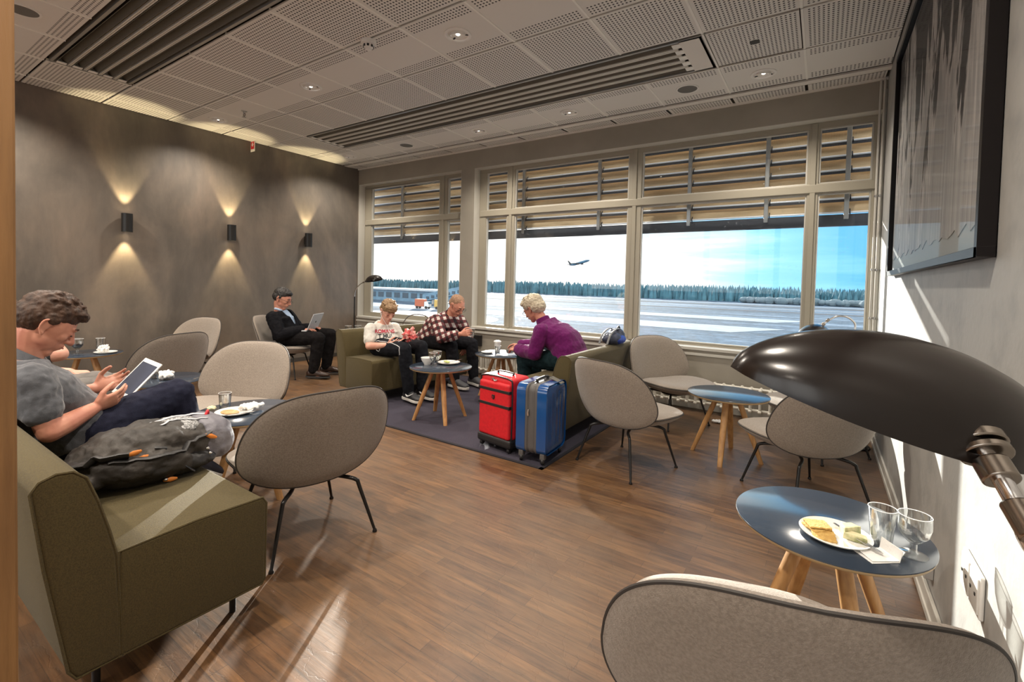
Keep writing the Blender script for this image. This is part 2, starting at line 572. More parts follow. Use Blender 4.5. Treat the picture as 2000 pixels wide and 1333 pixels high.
# ---- suspended ceiling: one mesh of tiles, rails and the strip along the window wall
c = MB()
uvs = []
def tile(x0, x1, y0, y1, mi, g=0.007):
    c.mi = mi
    z = ZC
    vs = [(x0 + g, y0 + g * 1.3, z), (x1 - g, y0 + g * 1.3, z), (x1 - g, y1 - g * 1.3, z), (x0 + g, y1 - g * 1.3, z)]
    up = [(p[0], p[1], z + 0.012) for p in vs]
    c.add(vs + up, [(0, 3, 2, 1), (0, 1, 5, 4), (1, 2, 6, 5), (2, 3, 7, 6), (3, 0, 4, 7)])
GXS = [GX0 + TILE * k for k in range(-7, 6)]
D_L = (-5.577, -1.977, GY[8] , GY[9])            # long diffuser bay nearer the camera
D_R = (-5.577, -0.777, GY[12], GY[13])           # long diffuser bay by the windows
for j in range(len(GY) - 1):
    y0, y1 = GY[j], GY[j + 1]
    for i in range(len(GXS) - 1):
        x0, x1 = max(GXS[i], XL + 0.002), min(GXS[i + 1], XR - 0.002)
        if x1 - x0 < 0.03: continue
        xm, ym = (x0 + x1) / 2, (y0 + y1) / 2
        if D_L[0] < xm < D_L[1] and D_L[2] - 0.01 < ym < D_L[3] + 0.01: continue
        if D_R[0] < xm < D_R[1] and D_R[2] - 0.01 < ym < D_R[3] + 0.01: continue
        if -0.777 < xm < -0.177 and D_R[2] < ym < D_R[3]: continue         # the loose access panel, a thing of its own
        band = j in (1, 4, 7, 10, 13)
        tile(x0, x1, y0, y1, 1 if band else 0)
# rails: pale bars running towards the window between tiles
c.mi = 3
for x in GXS:
    if XL < x < XR:
        for j in range(len(GY) - 1):
            ym = (GY[j] + GY[j + 1]) / 2
            inL = D_L[0] + 0.05 < x < D_L[1] - 0.05 and D_L[2] < ym < D_L[3]
            inR = D_R[0] + 0.05 < x < D_R[1] - 0.05 and D_R[2] < ym < D_R[3]
            if not inL and not inR:
                c.box(x - 0.0075, x + 0.0075, GY[j] + 0.006, GY[j + 1] - 0.006, ZC - 0.004, ZC + 0.02)
# flat rail and perforated strip along the window wall
c.mi = 2
c.box(XL + 0.001, XR - 0.001, 4.722, 4.80, ZC - 0.006, ZC + 0.01)
for i in range(len(GXS) - 1):
    x0, x1 = max(GXS[i], XL + 0.002), min(GXS[i + 1], XR - 0.002)
    if x1 - x0 > 0.05:
        c.mi = 0
        c.add([(x0 + 0.004, 4.80, ZC - 0.008), (x1 - 0.02, 4.80, ZC - 0.008), (x1 - 0.02, 4.985, ZC + 0.006), (x0 + 0.004, 4.985, ZC + 0.006)], [(0, 3, 2, 1)])
c.mi = 2
c.box(XL, XR, 4.98, YW, ZC - 0.012, ZC + 0.01)
# dark void above the gaps
c.mi = 4
c.box(XL, XR, YB, YW, ZC + 0.075, ZC + 0.09)
ce = struct(c.build('ceiling', [M_TILE, M_TILEB, M_TILEP, M_TBAR, M_GAP]))
uvl = ce.data.uv_layers.new(name='tile')
for p in ce.data.polygons:
    if p.material_index in (0, 1):
        n_ = p.normal
        flat = abs(n_.z) > 0.9
        ctr = p.center
        gi = math.floor((ctr.x - GX0) / TILE)
        jj = max([q for q in range(len(GY)) if GY[q] <= ctr.y + 1e-6] or [0])
        strip = ctr.y > 4.75
        for li in p.loop_indices:
            co = ce.data.vertices[ce.data.loops[li].vertex_index].co
            u = (co.x - (GX0 + gi * TILE)) / TILE
            h = GY[jj + 1] - GY[jj] if jj + 1 < len(GY) else 0.6
            vv = (co.y - GY[jj]) / h
            if strip: vv = (co.y - 4.80) / 0.6 + 0.05
            uvl.data[li].uv = (u, vv) if flat else (0.0, 0.0)
# ------------------------------------------------------------------ ceiling fixtures
M_DIFF = mat('diffuser_metal', (0.42, 0.41, 0.38), 0.35, metal=0.5)
M_DIFFD = mat('diffuser_dark', (0.05, 0.045, 0.035), 0.6)

M_RIB = mat('diffuser_rib', (0.66, 0.64, 0.58), 0.35)
M_DIFFB = mat('diffuser_blade', (0.12, 0.115, 0.095), 0.5)

def diffuser(x0, x1, y0, y1, label, plate):
    t = thing('ceiling_diffuser', label, 'ceiling vent', ((x0 + x1) / 2, (y0 + y1) / 2, ZC))
    hx, hy = (x1 - x0) / 2 - 0.012, (y1 - y0) / 2 - 0.02
    f = MB()
    f.box(-hx, hx, -hy, -hy + 0.02, -0.004, 0.05); f.box(-hx, hx, hy - 0.02, hy, -0.004, 0.05)
    f.box(-hx, -hx + 0.02, -hy, hy, -0.004, 0.05); f.box(hx - 0.02, hx, -hy, hy, -0.004, 0.05)
    f.build('frame', M_DIFF, t, bevel=0.002)
    MB().box(-hx, hx, -hy, hy, 0.05, 0.056).build('backing', M_DIFFD, t)
    n = 5
    pitch = (2 * hy - 0.04) / n
    xe = hx - 0.03 - plate
    X0 = -hx + 0.03
    lo, hi = (lambda a, b: (X0, a, b)), (lambda a, b: (xe, a, b))
    for k in range(n):
        yc = -hy + 0.02 + pitch * (k + 0.5)
        # each air slot: two dark angled blades, then a pale double rib closing it
        s = MB()
        for sg in (-1, 1):
            y1, y2 = yc + sg * pitch * 0.30, yc + sg * pitch * 0.06
            s.prism([(y1, 0.006), (y1 - sg * 0.004, 0.006), (y2 - sg * 0.004, 0.046), (y2, 0.046)], lo, hi)
        s.build('slat', M_DIFFB, t)
        r = MB()
        y1 = yc + pitch * 0.5
        if k < n - 1:
            w_ = pitch * (0.10 if plate == 0 else 0.19)
            r.box(X0, xe, y1 - w_, y1 - w_ * 0.15, -0.002, 0.03); r.box(X0, xe, y1 + w_ * 0.15, y1 + w_, -0.002, 0.03)
            r.build('rib', M_RIB, t)
    for k in range(n):
        yc = -hy + 0.02 + pitch * (k + 0.5)
        for xx in (-hx + 0.03, xe):
            MB().box(xx - 0.03, xx + 0.03, yc - pitch * 0.3, yc + pitch * 0.3, -0.002, 0.006).build('end_bracket', M_TBAR, t, bevel=0.002)
    if plate:
        MB().box(xe + 0.03, hx, -hy, hy, -0.004, 0.004).build('blank_plate', M_TILEP, t, bevel=0.002)
    return t

diffuser(D_L[0], D_L[1], D_L[2], D_L[3], 'long dark slotted ceiling vent at top left above the seated readers', 0)
diffuser(D_R[0], D_R[1], D_R[2], D_R[3], 'long slotted ceiling vent running beside the window wall', 0.16)

# perforated access panel hanging slightly open beside the end of the window vent
t = thing('ceiling_access_panel', 'loose perforated ceiling panel with a round dark hole, right of the vent', 'ceiling panel', (-0.477, 3.793, ZC))
p_ = MB().box(-0.285, 0.285, -0.283, 0.262, -0.004, 0.012)
pn = p_.build('panel', M_TILE, t, bevel=0.001)
uvl = pn.data.uv_layers.new(name='tile')
for p in pn.data.polygons:
    for li in p.loop_indices:
        co = pn.data.vertices[pn.data.loops[li].vertex_index].co
        uvl.data[li].uv = ((co.x + 0.3) / 0.6, (co.y + 0.3) / 0.6) if abs(p.normal.z) > 0.9 else (0, 0)
MB().lathe([(0.0, -0.0055), (0.032, -0.0055), (0.036, -0.003)], n=24).build('hole', M_DIFFD, t)
pn.rotation_euler = (math.radians(-0.6), 0, 0)

M_LAMPGLASS = mat('lamp_reflector', (0.85, 0.84, 0.82), 0.2, metal=1.0)
M_BULB = emit('halogen_bulb', (1.0, 0.93, 0.82), 9.0)
M_RING = mat('white_ring', (0.82, 0.8, 0.76), 0.35)

def downlight(x, y, label):
    t = thing('downlight', label, 'ceiling light', (x, y, ZC), group='recessed downlights')
    MB().lathe([(0.098, 0.0), (0.098, -0.007), (0.088, -0.011), (0.078, -0.009), (0.075, 0.0)], n=40, cap=False).build('ring', M_RING, t, smooth=True)
    MB().lathe([(0.077, -0.005), (0.07, 0.028), (0.05, 0.034), (0.0, 0.035)], n=40, cap=False).build('recess', M_LAMPGLASS, t, smooth=True)
    i_ = MB(); i_.lathe([(0.052, -0.004), (0.056, -0.008), (0.056, 0.02), (0.05, 0.02), (0.044, 0.012), (0.05, -0.004)], n=36, cap=False)
    o = i_.build('gimbal', M_RING, t, smooth=True); o.rotation_euler = (0.22, 0.1, 0)
    b = MB().lathe([(0.0, -0.004), (0.012, -0.003), (0.016, 0.004), (0.03, 0.014), (0.043, 0.018)], n=28, cap=False)
    b.build('bulb', M_BULB, t, smooth=True)
    for a in (0.6, 2.7):
        MB().obox((0.064 * math.cos(a), 0.064 * math.sin(a), 0.0), (0.012, 0.006, 0.004), Matrix.Rotation(a, 3, 'Z')).build('clip', M_BLACK, t)
    return t

DL = [(-2.277, 2.611, 'recessed downlight nearest the camera, its bulb glinting'),
      (-4.077, 2.611, 'recessed downlight between the two long vents'),
      (-5.877, 2.611, 'recessed downlight left of the sprinkler head'),
      (-5.877, 4.392, 'recessed downlight in the far corner by dark wall and windows'),
      (-3.477, 4.392, 'recessed downlight above the pillar between windows, right of the small speaker'),
      (-2.277, 4.392, 'recessed downlight above the middle window mullion'),
      (-0.477, 4.392, 'recessed downlight in the far right corner by the access panel')]
for x, y, lb in DL:
    downlight(x, y, lb)
    spot('downlight_lamp', (x, y, ZC - 0.03), (x, y - 0.05, 0), 55, (1.0, 0.90, 0.77), 2.4, 0.8, 0.05)
# unseen downlights added above and behind the camera as fill light
for x in (-5.877, -4.077, -2.277, -0.477):
    for y in (0.827, -0.967, -2.75):
        downlight(x, y, 'added unseen recessed downlight giving fill behind the seats')
        spot('downlight_lamp', (x, y, ZC - 0.03), (x, y - 0.05, 0), 88, (1.0, 0.89, 0.76), 2.4, 0.8, 0.05)

def ceiling_speaker(x, y, label):
    t = thing('ceiling_speaker', label, 'speaker', (x, y, ZC), group='round ceiling speakers')
    MB().lathe([(0.098, 0.0), (0.098, -0.006), (0.09, -0.009), (0.084, -0.006), (0.084, 0.0)], n=40, cap=False).build('ring', M_RING, t, smooth=True)
    MB().lathe([(0.0, -0.005), (0.084, -0.005), (0.086, 0.0)], n=40, cap=False).build('grille', mat('speaker_grille', (0.17, 0.165, 0.15), 0.7, bump=0.4, bscale=500), t)
ceiling_speaker(-1.088, 4.392, 'round grey ceiling speaker beside the right-hand downlight')
ceiling_speaker(-4.69, 4.392, 'small round grey ceiling speaker above the first window')
ceiling_speaker(-4.66, 0.827, 'round dark ceiling speaker cut by the oak post at top left')

t = thing('smoke_detector', 'white dome smoke detector hanging on the ceiling rail', 'smoke detector', (-2.917, 2.335, ZC))
MB().lathe([(0.0, -0.03), (0.052, -0.03), (0.056, -0.022), (0.056, 0.0)], n=32).build('base', M_RING, t, smooth=True)
MB().lathe([(0.0, -0.068), (0.022, -0.066), (0.026, -0.058), (0.036, -0.05), (0.04, -0.03)], n=32).build('sensor_head', M_RING, t, smooth=True)
sm = MB()
for k in range(8):
    a = k * PI / 4
    sm.obox((0.037 * math.cos(a), 0.037 * math.sin(a), -0.043), (0.003, 0.008, 0.008), Matrix.Rotation(a, 3, 'Z'))
sm.build('vent', M_BLACK, t)

t = thing('sprinkler_head', 'small metal fire sprinkler head on the ceiling tile', 'sprinkler', (-5.316, 2.624, ZC))
MB().lathe([(0.0, 0.008), (0.03, 0.008), (0.03, 0.0), (0.028, -0.005), (0.012, -0.008), (0.01, -0.03), (0.0, -0.031)], n=20).build('rosette', M_STEEL, t, smooth=True)
MB().tube([(-0.012, 0, -0.025), (-0.018, 0, -0.045), (0, 0, -0.062), (0.018, 0, -0.045), (0.012, 0, -0.025)], 0.003, 8).build('yoke', M_DARKM, t, smooth=True)
MB().lathe([(0.0, -0.068), (0.02, -0.068), (0.02, -0.064), (0.0, -0.062)], n=16).build('deflector', M_STEEL, t)

# ------------------------------------------------------------------ dark wall: sign and sconces
t = thing('fire_equipment_sign', 'small red and white fire sign hung at the top of the dark wall', 'sign', (XL, 3.267, 2.975))
MB().box(0.001, 0.10, -0.003, 0.003, -0.075, 0.06).build('panel', mat('sign_white', (0.8, 0.78, 0.74), 0.5), t, bevel=0.001)
sg = MB()
sg.box(0.008, 0.092, -0.0045, 0.0045, -0.042, 0.055)
sg.build('red_field', mat('sign_red', (0.55, 0.015, 0.02), 0.45), t)
ar = MB()
ar.prism([(0.02, 0.02), (0.05, -0.012), (0.08, 0.02), (0.062, 0.02), (0.062, 0.042), (0.038, 0.042), (0.038, 0.02)], lambda a, b: (a, -0.0056, b), lambda a, b: (a, 0.0056, b))
ar.build('arrow', mat('sign_white', (0.8, 0.78, 0.74), 0.5), t)

def sconce(y, label):
    t = thing('wall_sconce', label, 'wall lamp', (XL, y, 1.795), group='black up-and-down wall lamps')
    MB().box(0.0, 0.03, -0.022, 0.022, -0.06, 0.06).build('backplate', M_BLACK, t, bevel=0.002)
    MB().lathe([(0.046, -0.1), (0.05, -0.1), (0.05, 0.1), (0.046, 0.1), (0.044, 0.06), (0.044, -0.06)], c=(0.075, 0, 0), n=32, cap=False).build('shade', mat('sconce_black', (0.012, 0.011, 0.010), 0.4), t, smooth=True)
    for s in (-1, 1):
        MB().lathe([(0.0, s * 0.07), (0.03, s * 0.07), (0.044, s * 0.06)], c=(0.075, 0, 0), n=24, cap=False).build('bulb', emit('warm_bulb', (1.0, 0.80, 0.50), 7.0), t)
        spot('sconce_lamp', (XL + 0.075, y, 1.795 + s * 0.085), (XL + 0.03, y, 1.795 + s * 1.0), 26, (1.0, 0.80, 0.46), 0.95, 0.5, 0.014)
    return t
sconce(1.92, 'black cylinder wall sconce nearest the oak post')
sconce(2.998, 'black cylinder wall sconce in the middle of the three')
sconce(4.07, 'black cylinder wall sconce nearest the windows')

# ------------------------------------------------------------------ right wall: picture, socket, box, pipes
def mat_picture():
    m, nt, b = _nt('abstract_bark_print')
    tc = N(nt, 'ShaderNodeTexCoord')
    mp = N(nt, 'ShaderNodeMapping'); mp.inputs['Scale'].default_value = (1, 3.0, 0.62)
    L(nt, tc.outputs['Object'], mp.inputs['Vector'])
    n1 = N(nt, 'ShaderNodeTexNoise', i_Scale=1.6, i_Detail=9.0, i_Roughness=0.62, i_Distortion=0.35)
    L(nt, mp.outputs['Vector'], n1.inputs['Vector'])
    # the torn dark shapes thin out towards the bottom of the print
    sp = N(nt, 'ShaderNodeSeparateXYZ'); L(nt, tc.outputs['Object'], sp.inputs[0])
    gz = N(nt, 'ShaderNodeMapRange'); gz.inputs['From Min'].default_value = -0.6; gz.inputs['From Max'].default_value = 0.7
    gz.inputs['To Min'].default_value = -0.12; gz.inputs['To Max'].default_value = 0.10
    L(nt, sp.outputs['Z'], gz.inputs['Value'])
    ad = N(nt, 'ShaderNodeMath', operation='ADD'); L(nt, n1.outputs['Fac'], ad.inputs[0]); L(nt, gz.outputs['Result'], ad.inputs[1])
    rp = N(nt, 'ShaderNodeValToRGB'); e = rp.color_ramp.elements
    e[0].position = 0.50; e[0].color = (0.60, 0.555, 0.53, 1)
    e[1].position = 0.535; e[1].color = (0.045, 0.036, 0.035, 1)
    k = e.new(0.42); k.color = (0.40, 0.375, 0.365, 1)
    L(nt, ad.outputs[0], rp.inputs['Fac'])
    mp2 = N(nt, 'ShaderNodeMapping'); mp2.inputs['Scale'].default_value = (1, 16, 0.3)
    L(nt, tc.outputs['Object'], mp2.inputs['Vector'])
    n2 = N(nt, 'ShaderNodeTexNoise', i_Scale=2.0, i_Detail=6.0, i_Roughness=0.7); L(nt, mp2.outputs['Vector'], n2.inputs['Vector'])
    mr = N(nt, 'ShaderNodeMapRange'); mr.inputs['From Min'].default_value = 0.3; mr.inputs['From Max'].default_value = 0.7; mr.inputs['To Min'].default_value = 0.6; mr.inputs['To Max'].default_value = 1.25
    L(nt, n2.outputs['Fac'], mr.inputs['Value'])
    mx = N(nt, 'ShaderNodeMix', data_type='RGBA', blend_type='MULTIPLY'); mx.inputs[0].default_value = 1
    L(nt, rp.outputs['Color'], mx.inputs[6]); L(nt, mr.outputs['Result'], mx.inputs[7])
    L(nt, mx.outputs[2], b.inputs['Base Color'])
    b.inputs['Roughness'].default_value = 0.7
    return m
t = thing('framed_picture', 'large black-framed grey abstract print on the right wall', 'picture', (XR, 2.892, 2.07))
PH, PW_, PD = 0.718, 1.099, 0.042
f = MB()
f.box(-PD, -0.002, -PW_, -PW_ + 0.03, -PH, PH); f.box(-PD, -0.002, PW_ - 0.03, PW_, -PH, PH)
f.box(-PD, -0.002, -PW_, PW_, PH - 0.03, PH); f.box(-PD, -0.002, -PW_, PW_, -PH, -PH + 0.03)
f.build('frame', mat('black_frame', (0.008, 0.006, 0.006), 0.4, spec=0.2), t, bevel=0.0015)
MB().box(-0.016, -0.004, -PW_ + 0.028, PW_ - 0.028, -PH + 0.028, PH - 0.028).build('mount', mat('grey_mount', (0.36, 0.37, 0.37), 0.7), t)
pr_ = MB()
n = 40
ed = [(-PW_ + 0.045 + (2 * PW_ - 0.09) * k / n, -PH + 0.11 + 0.012 * math.sin(k * 1.9) + random.uniform(-0.012, 0.012)) for k in range(n + 1)]
pr_.prism(ed + [(PW_ - 0.045, PH - 0.045), (-PW_ + 0.045, PH - 0.045)], lambda a, b: (-0.0165, a, b), lambda a, b: (-0.0185, a, b))
pr_.build('print', mat_picture(), t)
MB().box(-0.0285, -0.0265, -PW_ + 0.028, PW_ - 0.028, -PH + 0.028, PH - 0.028).build('glazing', glassy('picture_glass', (0.97, 0.98, 0.98), 0.006, 0.06, 0.02), t)

t = thing('wall_socket', 'white double wall socket plate on the right wall above the skirting', 'wall socket', (XR, 1.822, 0.425), group=None)
MB().box(-0.012, -0.001, -0.094, 0.094, -0.06, 0.06).build('plate', mat('socket_white', (0.72, 0.71, 0.68), 0.35), t, bevel=0.004)
for k in (-0.047, 0.047):
    MB().box(-0.016, -0.006, k - 0.041, k + 0.041, -0.05, 0.05).build('insert', mat('socket_insert', (0.62, 0.61, 0.58), 0.4), t, bevel=0.003)
    sk = MB()
    for q in (-0.024, 0.024):
        sk.lathe([(0.0, 0), (0.004, 0), (0.004, 0.003)], c=(0, 0, 0), n=8)
    h = MB()
    for q in (-0.022, 0.022):
        h.box(-0.018, -0.0155, k + q - 0.004, k + q + 0.004, -0.004, 0.004)
    h.build('pin_hole', M_BLACK, t)
t = thing('cable_outlet', 'small grey cable outlet low on the right wall behind the near table', 'outlet', (XR, 2.40, 0.185))
MB().box(-0.03, -0.001, -0.045, 0.045, -0.04, 0.04).build('box', mat('outlet_grey', (0.35, 0.34, 0.33), 0.5), t, bevel=0.003)
MB().box(-0.034, -0.029, -0.03, 0.03, -0.028, 0.028).build('cover', mat('outlet_cover', (0.2, 0.2, 0.2), 0.5), t, bevel=0.002)

for k, (px, lb) in enumerate([(0.345, 'thin white heating pipe nearer the window jamb'), (0.372, 'thin white heating pipe nearer the right wall')]):
    t = thing('heating_pipe', lb, 'pipe', (px, YW - 0.045, 0.0), group='pipes in the window corner')
    MB().tube([(0, 0, 0.0), (0, 0, ZC - 0.02)], 0.009, 14).build('tube', M_TRIM, t, smooth=True)
    cl = MB()
    for z in (0.35, 1.02, 1.43, 2.05):
        cl.lathe([(0.0095, z - 0.009), (0.013, z - 0.007), (0.013, z + 0.007), (0.0095, z + 0.009)], n=14, cap=False)
        cl.box(-0.003, 0.003, 0.006, 0.043, z - 0.004, z + 0.004)
    cl.build('clamp', M_STEEL, t, smooth=True)

# ------------------------------------------------------------------ radiators below the windows
M_RAD = mat('radiator_white', (0.72, 0.69, 0.62), 0.4)
def radiator(x0, x1, label):
    y = YW - 0.10
    t = thing('radiator', label, 'radiator', (0, y, 0))
    n = int(round((x1 - x0) / 0.082))
    col = MB()
    for i in range(n):
        x = x0 + 0.04 + i * 0.082
        for dy in (-0.045, 0.0, 0.045):
            col.tube([(x, dy, 0.095), (x, dy, 0.285)], 0.0105, 10)
        col.tube([(x, -0.048, 0.292), (x, 0.048, 0.292)], 0.0165, 12, round_ends=True)
        col.tube([(x, -0.048, 0.092), (x, 0.048, 0.092)], 0.0165, 12, round_ends=True)
    col.build('column', M_RAD, t, smooth=True)
    rl = MB()
    for z in (0.292, 0.092):
        rl.tube([(x0 + 0.02, 0, z), (x0 + n * 0.082 - 0.02, 0, z)], 0.014, 10)
    rl.build('header_pipe', M_RAD, t, smooth=True)
    ft = MB()
    for x in (x0 + 0.12, (x0 + x1) / 2, x1 - 0.12):
        ft.box(x - 0.012, x + 0.012, -0.03, 0.03, 0.0, 0.09)
    ft.build('bracket', M_RAD, t, bevel=0.003)
    return t
radiator(-1.72, 0.25, 'low white column radiator under the right window, behind the blue-lit table')
radiator(-4.25, -2.55, 'low white column radiator under the window behind the reading woman')

# ------------------------------------------------------------------ outside sun louvres
def mat_slat():
    m = mat('louvre_board', (0.66, 0.50, 0.31), 0.6, col2=(0.48, 0.35, 0.20), scale=5, detail=8, stretch=(0.6, 4, 4), bump=0.1, bscale=20)
    return m
def louvre(x0, x1, posts, label):
    t = thing('sun_louvre', label, 'sun blind', (0, 5.5, 0), group='fixed louvres outside the windows')
    s, e, d_ = MB(), MB(), MB()
    z = 2.0
    k = 0
    while z < 3.1:
        # boards lean outwards at the top; a bright round rail runs along the lower edge
        s.prism([(0.0, z + 0.006), (0.012, z), (0.078, z + 0.165), (0.066, z + 0.170)], lambda a, b: (x0, a, b), lambda a, b: (x1, a, b))
        e.tube([(x0, -0.004, z), (x1, -0.004, z)], 0.0095, 8)
        if k: d_.box(x0, x1, -0.006, 0.010, z - 0.034, z - 0.009)
        z += 0.137; k += 1
    s.build('slat', mat_slat(), t, bevel=0)
    d_.build('drip_edge', mat('fascia_dark', (0.055, 0.06, 0.075), 0.5), t)
    e.build('edge_rail', mat('rail_silver', (0.85, 0.87, 0.92), 0.3, metal=0.25), t, smooth=True)
    MB().box(x0, x1, -0.008, 0.02, 1.868, 1.983).build('fascia', mat('fascia_dark', (0.055, 0.06, 0.075), 0.5), t)
    for q in posts:
        p = MB(); p.box(q - 0.02, q + 0.02, -0.055, -0.018, 1.93, 3.1)
        p.build('support_post', M_STEEL, t, bevel=0.003)
        sb = MB()
        zz = 2.0
        while zz < 3.0:
            sb.prism([(-0.02, zz - 0.02), (0.0, zz - 0.02), (0.05, zz + 0.06), (0.05, zz + 0.075), (-0.02, zz + 0.005)], lambda a, b: (q + 0.024, a, b), lambda a, b: (q + 0.034, a, b))
            zz += 0.137
        sb.build('support_arm', M_DARKM, t)
    return t
louvre(-7.6, -3.75, (-5.9, -4.55), 'slatted sun louvre outside the first window, nearest the dark wall')
louvre(-3.70, 1.2, (-3.5, -2.38, -1.29, -0.52, 0.16), 'slatted sun louvre outside the wide window, right of the pillar')
# ------------------------------------------------------------------ fabrics and woods
M_TAUPE = mat('taupe_fabric', (0.285, 0.238, 0.195), 0.85, col2=(0.205, 0.168, 0.135), scale=160, detail=3, bump=0.35, bscale=420, sheen=0.25)
M_PIPING = mat('piping_dark', (0.035, 0.03, 0.027), 0.7)
M_PIPEL = mat('piping_light', (0.42, 0.38, 0.33), 0.7)
M_OLIVE = mat('olive_fabric', (0.082, 0.060, 0.016), 0.88, col2=(0.052, 0.037, 0.009), scale=240, detail=2, bump=0.4, bscale=520, sheen=0.08)
M_LEG = mat('black_leg', (0.014, 0.013, 0.013), 0.3, metal=0.3)
M_OAK = mat('table_oak', (0.50, 0.275, 0.105), 0.45, col2=(0.36, 0.18, 0.065), scale=9, detail=6, stretch=(6, 6, 0.6), bump=0.05, bscale=40)
M_LINO = mat('dark_linoleum', (0.026, 0.038, 0.058), 0.16, spec=0.9)
M_PLY = mat('ply_edge', (0.50, 0.36, 0.20), 0.5, col2=(0.36, 0.24, 0.12), scale=3, stretch=(1, 1, 60))

# ------------------------------------------------------------------ shell chair: local +y is the front
CB, CT, CW = 0.305, 0.757, 0.345
def back_pt(a, b, off, cush=0.0):
    """a, b in 0..1 over the square; the square is rounded into a dome-topped shell outline."""
    u, v = a * 2 - 1, b * 2 - 1
    dx, dz = u * math.sqrt(1 - v * v / 2), v * math.sqrt(1 - u * u / 2)
    rho = min(1.0, math.hypot(dx, dz))
    if rho < 1e-9:
        x, z = 0.0, 0.50
    else:
        c_, s_ = dx / math.hypot(dx, dz), dz / math.hypot(dx, dz)
        n_ = 3.5 if s_ > 0 else 2.5
        h_ = 0.257 if s_ > 0 else 0.195
        ex = CW * math.copysign(abs(c_) ** (2 / n_), c_)
        ez = h_ * math.copysign(abs(s_) ** (2 / n_), s_)
        if ez > 0: ex *= 1 - 0.17 * (ez / 0.257) ** 1.5
        x, z = ex * rho, 0.50 + ez * rho
    t = (z - CB) / (CT - CB)
    y = -0.185 - 0.15 * t + 0.92 * x * x
    off += cush * (1 - math.exp(-max(1 - rho, 0) * 8))
    nx = -2 * 0.92 * x
    nl = math.sqrt(1 + nx * nx)
    return V((x + nx / nl * off, y + off / nl, z))

def chair_backrest():
    m = MB()
    nu, nv = 26, 26
    fr = lambda a, b: back_pt(a, b, 0.012, 0.024)
    bk = lambda a, b: back_pt(a, b, -0.006, -0.018)
    m.grid(fr, nu, nv)
    m.grid(bk, nu, nv)
    # rim joining front cushion and rear shell
    path = [(0, j / nv) for j in range(nv + 1)] + [(i / nu, 1) for i in range(1, nu + 1)] + [(1, 1 - j / nv) for j in range(1, nv + 1)] + [(1 - i / nu, 0) for i in range(1, nu)]
    n = len(path)
    vs = [fr(*p) for p in path] + [bk(*p) for p in path]
    m.add(vs, [(i, (i + 1) % n, n + (i + 1) % n, n + i) for i in range(n)])
    rim = [back_pt(a, b, -0.004) for a, b in path]
    return m, rim

def seat_pt(a, b):
    """rounded seat outline mapped from the square; returns the point and its distance ratio from the middle."""
    u, v = a * 2 - 1, b * 2 - 1
    dx, dy = u * math.sqrt(1 - v * v / 2), v * math.sqrt(1 - u * u / 2)
    r = math.hypot(dx, dy)
    rho = min(1.0, r)
    if r < 1e-9:
        return V((0, 0.0975, 0)), 0.0
    c_, s_ = dx / r, dy / r
    n_ = 2.5 if s_ > 0 else 2.9
    return V((0.305 * math.copysign(abs(c_) ** (2 / n_), c_) * rho, 0.0975 + 0.2625 * math.copysign(abs(s_) ** (2 / n_), s_) * rho, 0)), rho

def chair_seat():
    m = MB()
    nu, nv = 24, 24
    def top(a, b):
        p, rho = seat_pt(a, b)
        p.z = 0.372 + 0.028 * (1 - math.exp(-(1 - rho) * 9)) - 0.016 * math.exp(-((p.y - 0.06) / 0.2) ** 2) * max(0, 1 - (p.x / 0.3) ** 2) + 0.02 * (p.x / 0.305) ** 2
        return p
    def bot(a, b):
        p, rho = seat_pt(a, b)
        p.z = 0.355 - 0.06 * (1 - math.exp(-(1 - rho) * 5)) + 0.02 * (p.x / 0.305) ** 2
        return p
    m.grid(top, nu, nv); m.grid(bot, nu, nv)
    path = [(0, j / nv) for j in range(nv + 1)] + [(i / nu, 1) for i in range(1, nu + 1)] + [(1, 1 - j / nv) for j in range(1, nv + 1)] + [(1 - i / nu, 0) for i in range(1, nu)]
    n = len(path)
    vs = [top(*p) for p in path] + [bot(*p) for p in path]
    m.add(vs, [(i, (i + 1) % n, n + (i + 1) % n, n + i) for i in range(n)])
    rim = []
    for a, b in path:
        p = (top(a, b) + bot(a, b)) / 2
        d = V((p.x, p.y - 0.07, 0))
        if d.length > 1e-6: p = p + d.normalized() * 0.002
        rim.append(p)
    return m, rim

def make_chair(label):
    t = thing('lounge_chair', label, 'chair', group='beige shell lounge chairs')
    m, rim = chair_backrest()
    o = m.build('backrest', M_TAUPE, t, smooth=True)
    MB().tube(rim, 0.0042, 6, closed=True).build('piping', M_PIPING, o, smooth=True)
    m, rim = chair_seat()
    o = m.build('seat', M_TAUPE, t, smooth=True)
    MB().tube(rim, 0.0036, 6, closed=True).build('piping', M_PIPING, o, smooth=True)
    MB().lathe([(0.0, 0.262), (0.10, 0.266), (0.11, 0.275), (0.11, 0.3), (0, 0.302)], c=(0, 0.03, 0), n=24).build('seat_base', M_LEG, t)
    for sx in (-1, 1):
        for sy in (-1, 1):
            g = MB()
            g.tube([(sx * 0.05, 0.03 + sy * 0.03, 0.274), (sx * 0.118, sy * 0.13, 0.279), (sx * 0.168, sy * 0.178, 0.262), (sx * 0.182, sy * 0.188, 0.225), (sx * 0.238, sy * 0.238, 0.012)],
                   [0.0095, 0.0095, 0.0095, 0.0092, 0.0068], 10, k=5)
            lg = g.build('leg', M_LEG, t, smooth=True)
            MB().lathe([(0, 0), (0.0105, 0), (0.0115, 0.004), (0.008, 0.014), (0, 0.015)], c=(sx * 0.239, sy * 0.239, 0), n=14).build('foot', M_LEG, lg, smooth=True)
    return t

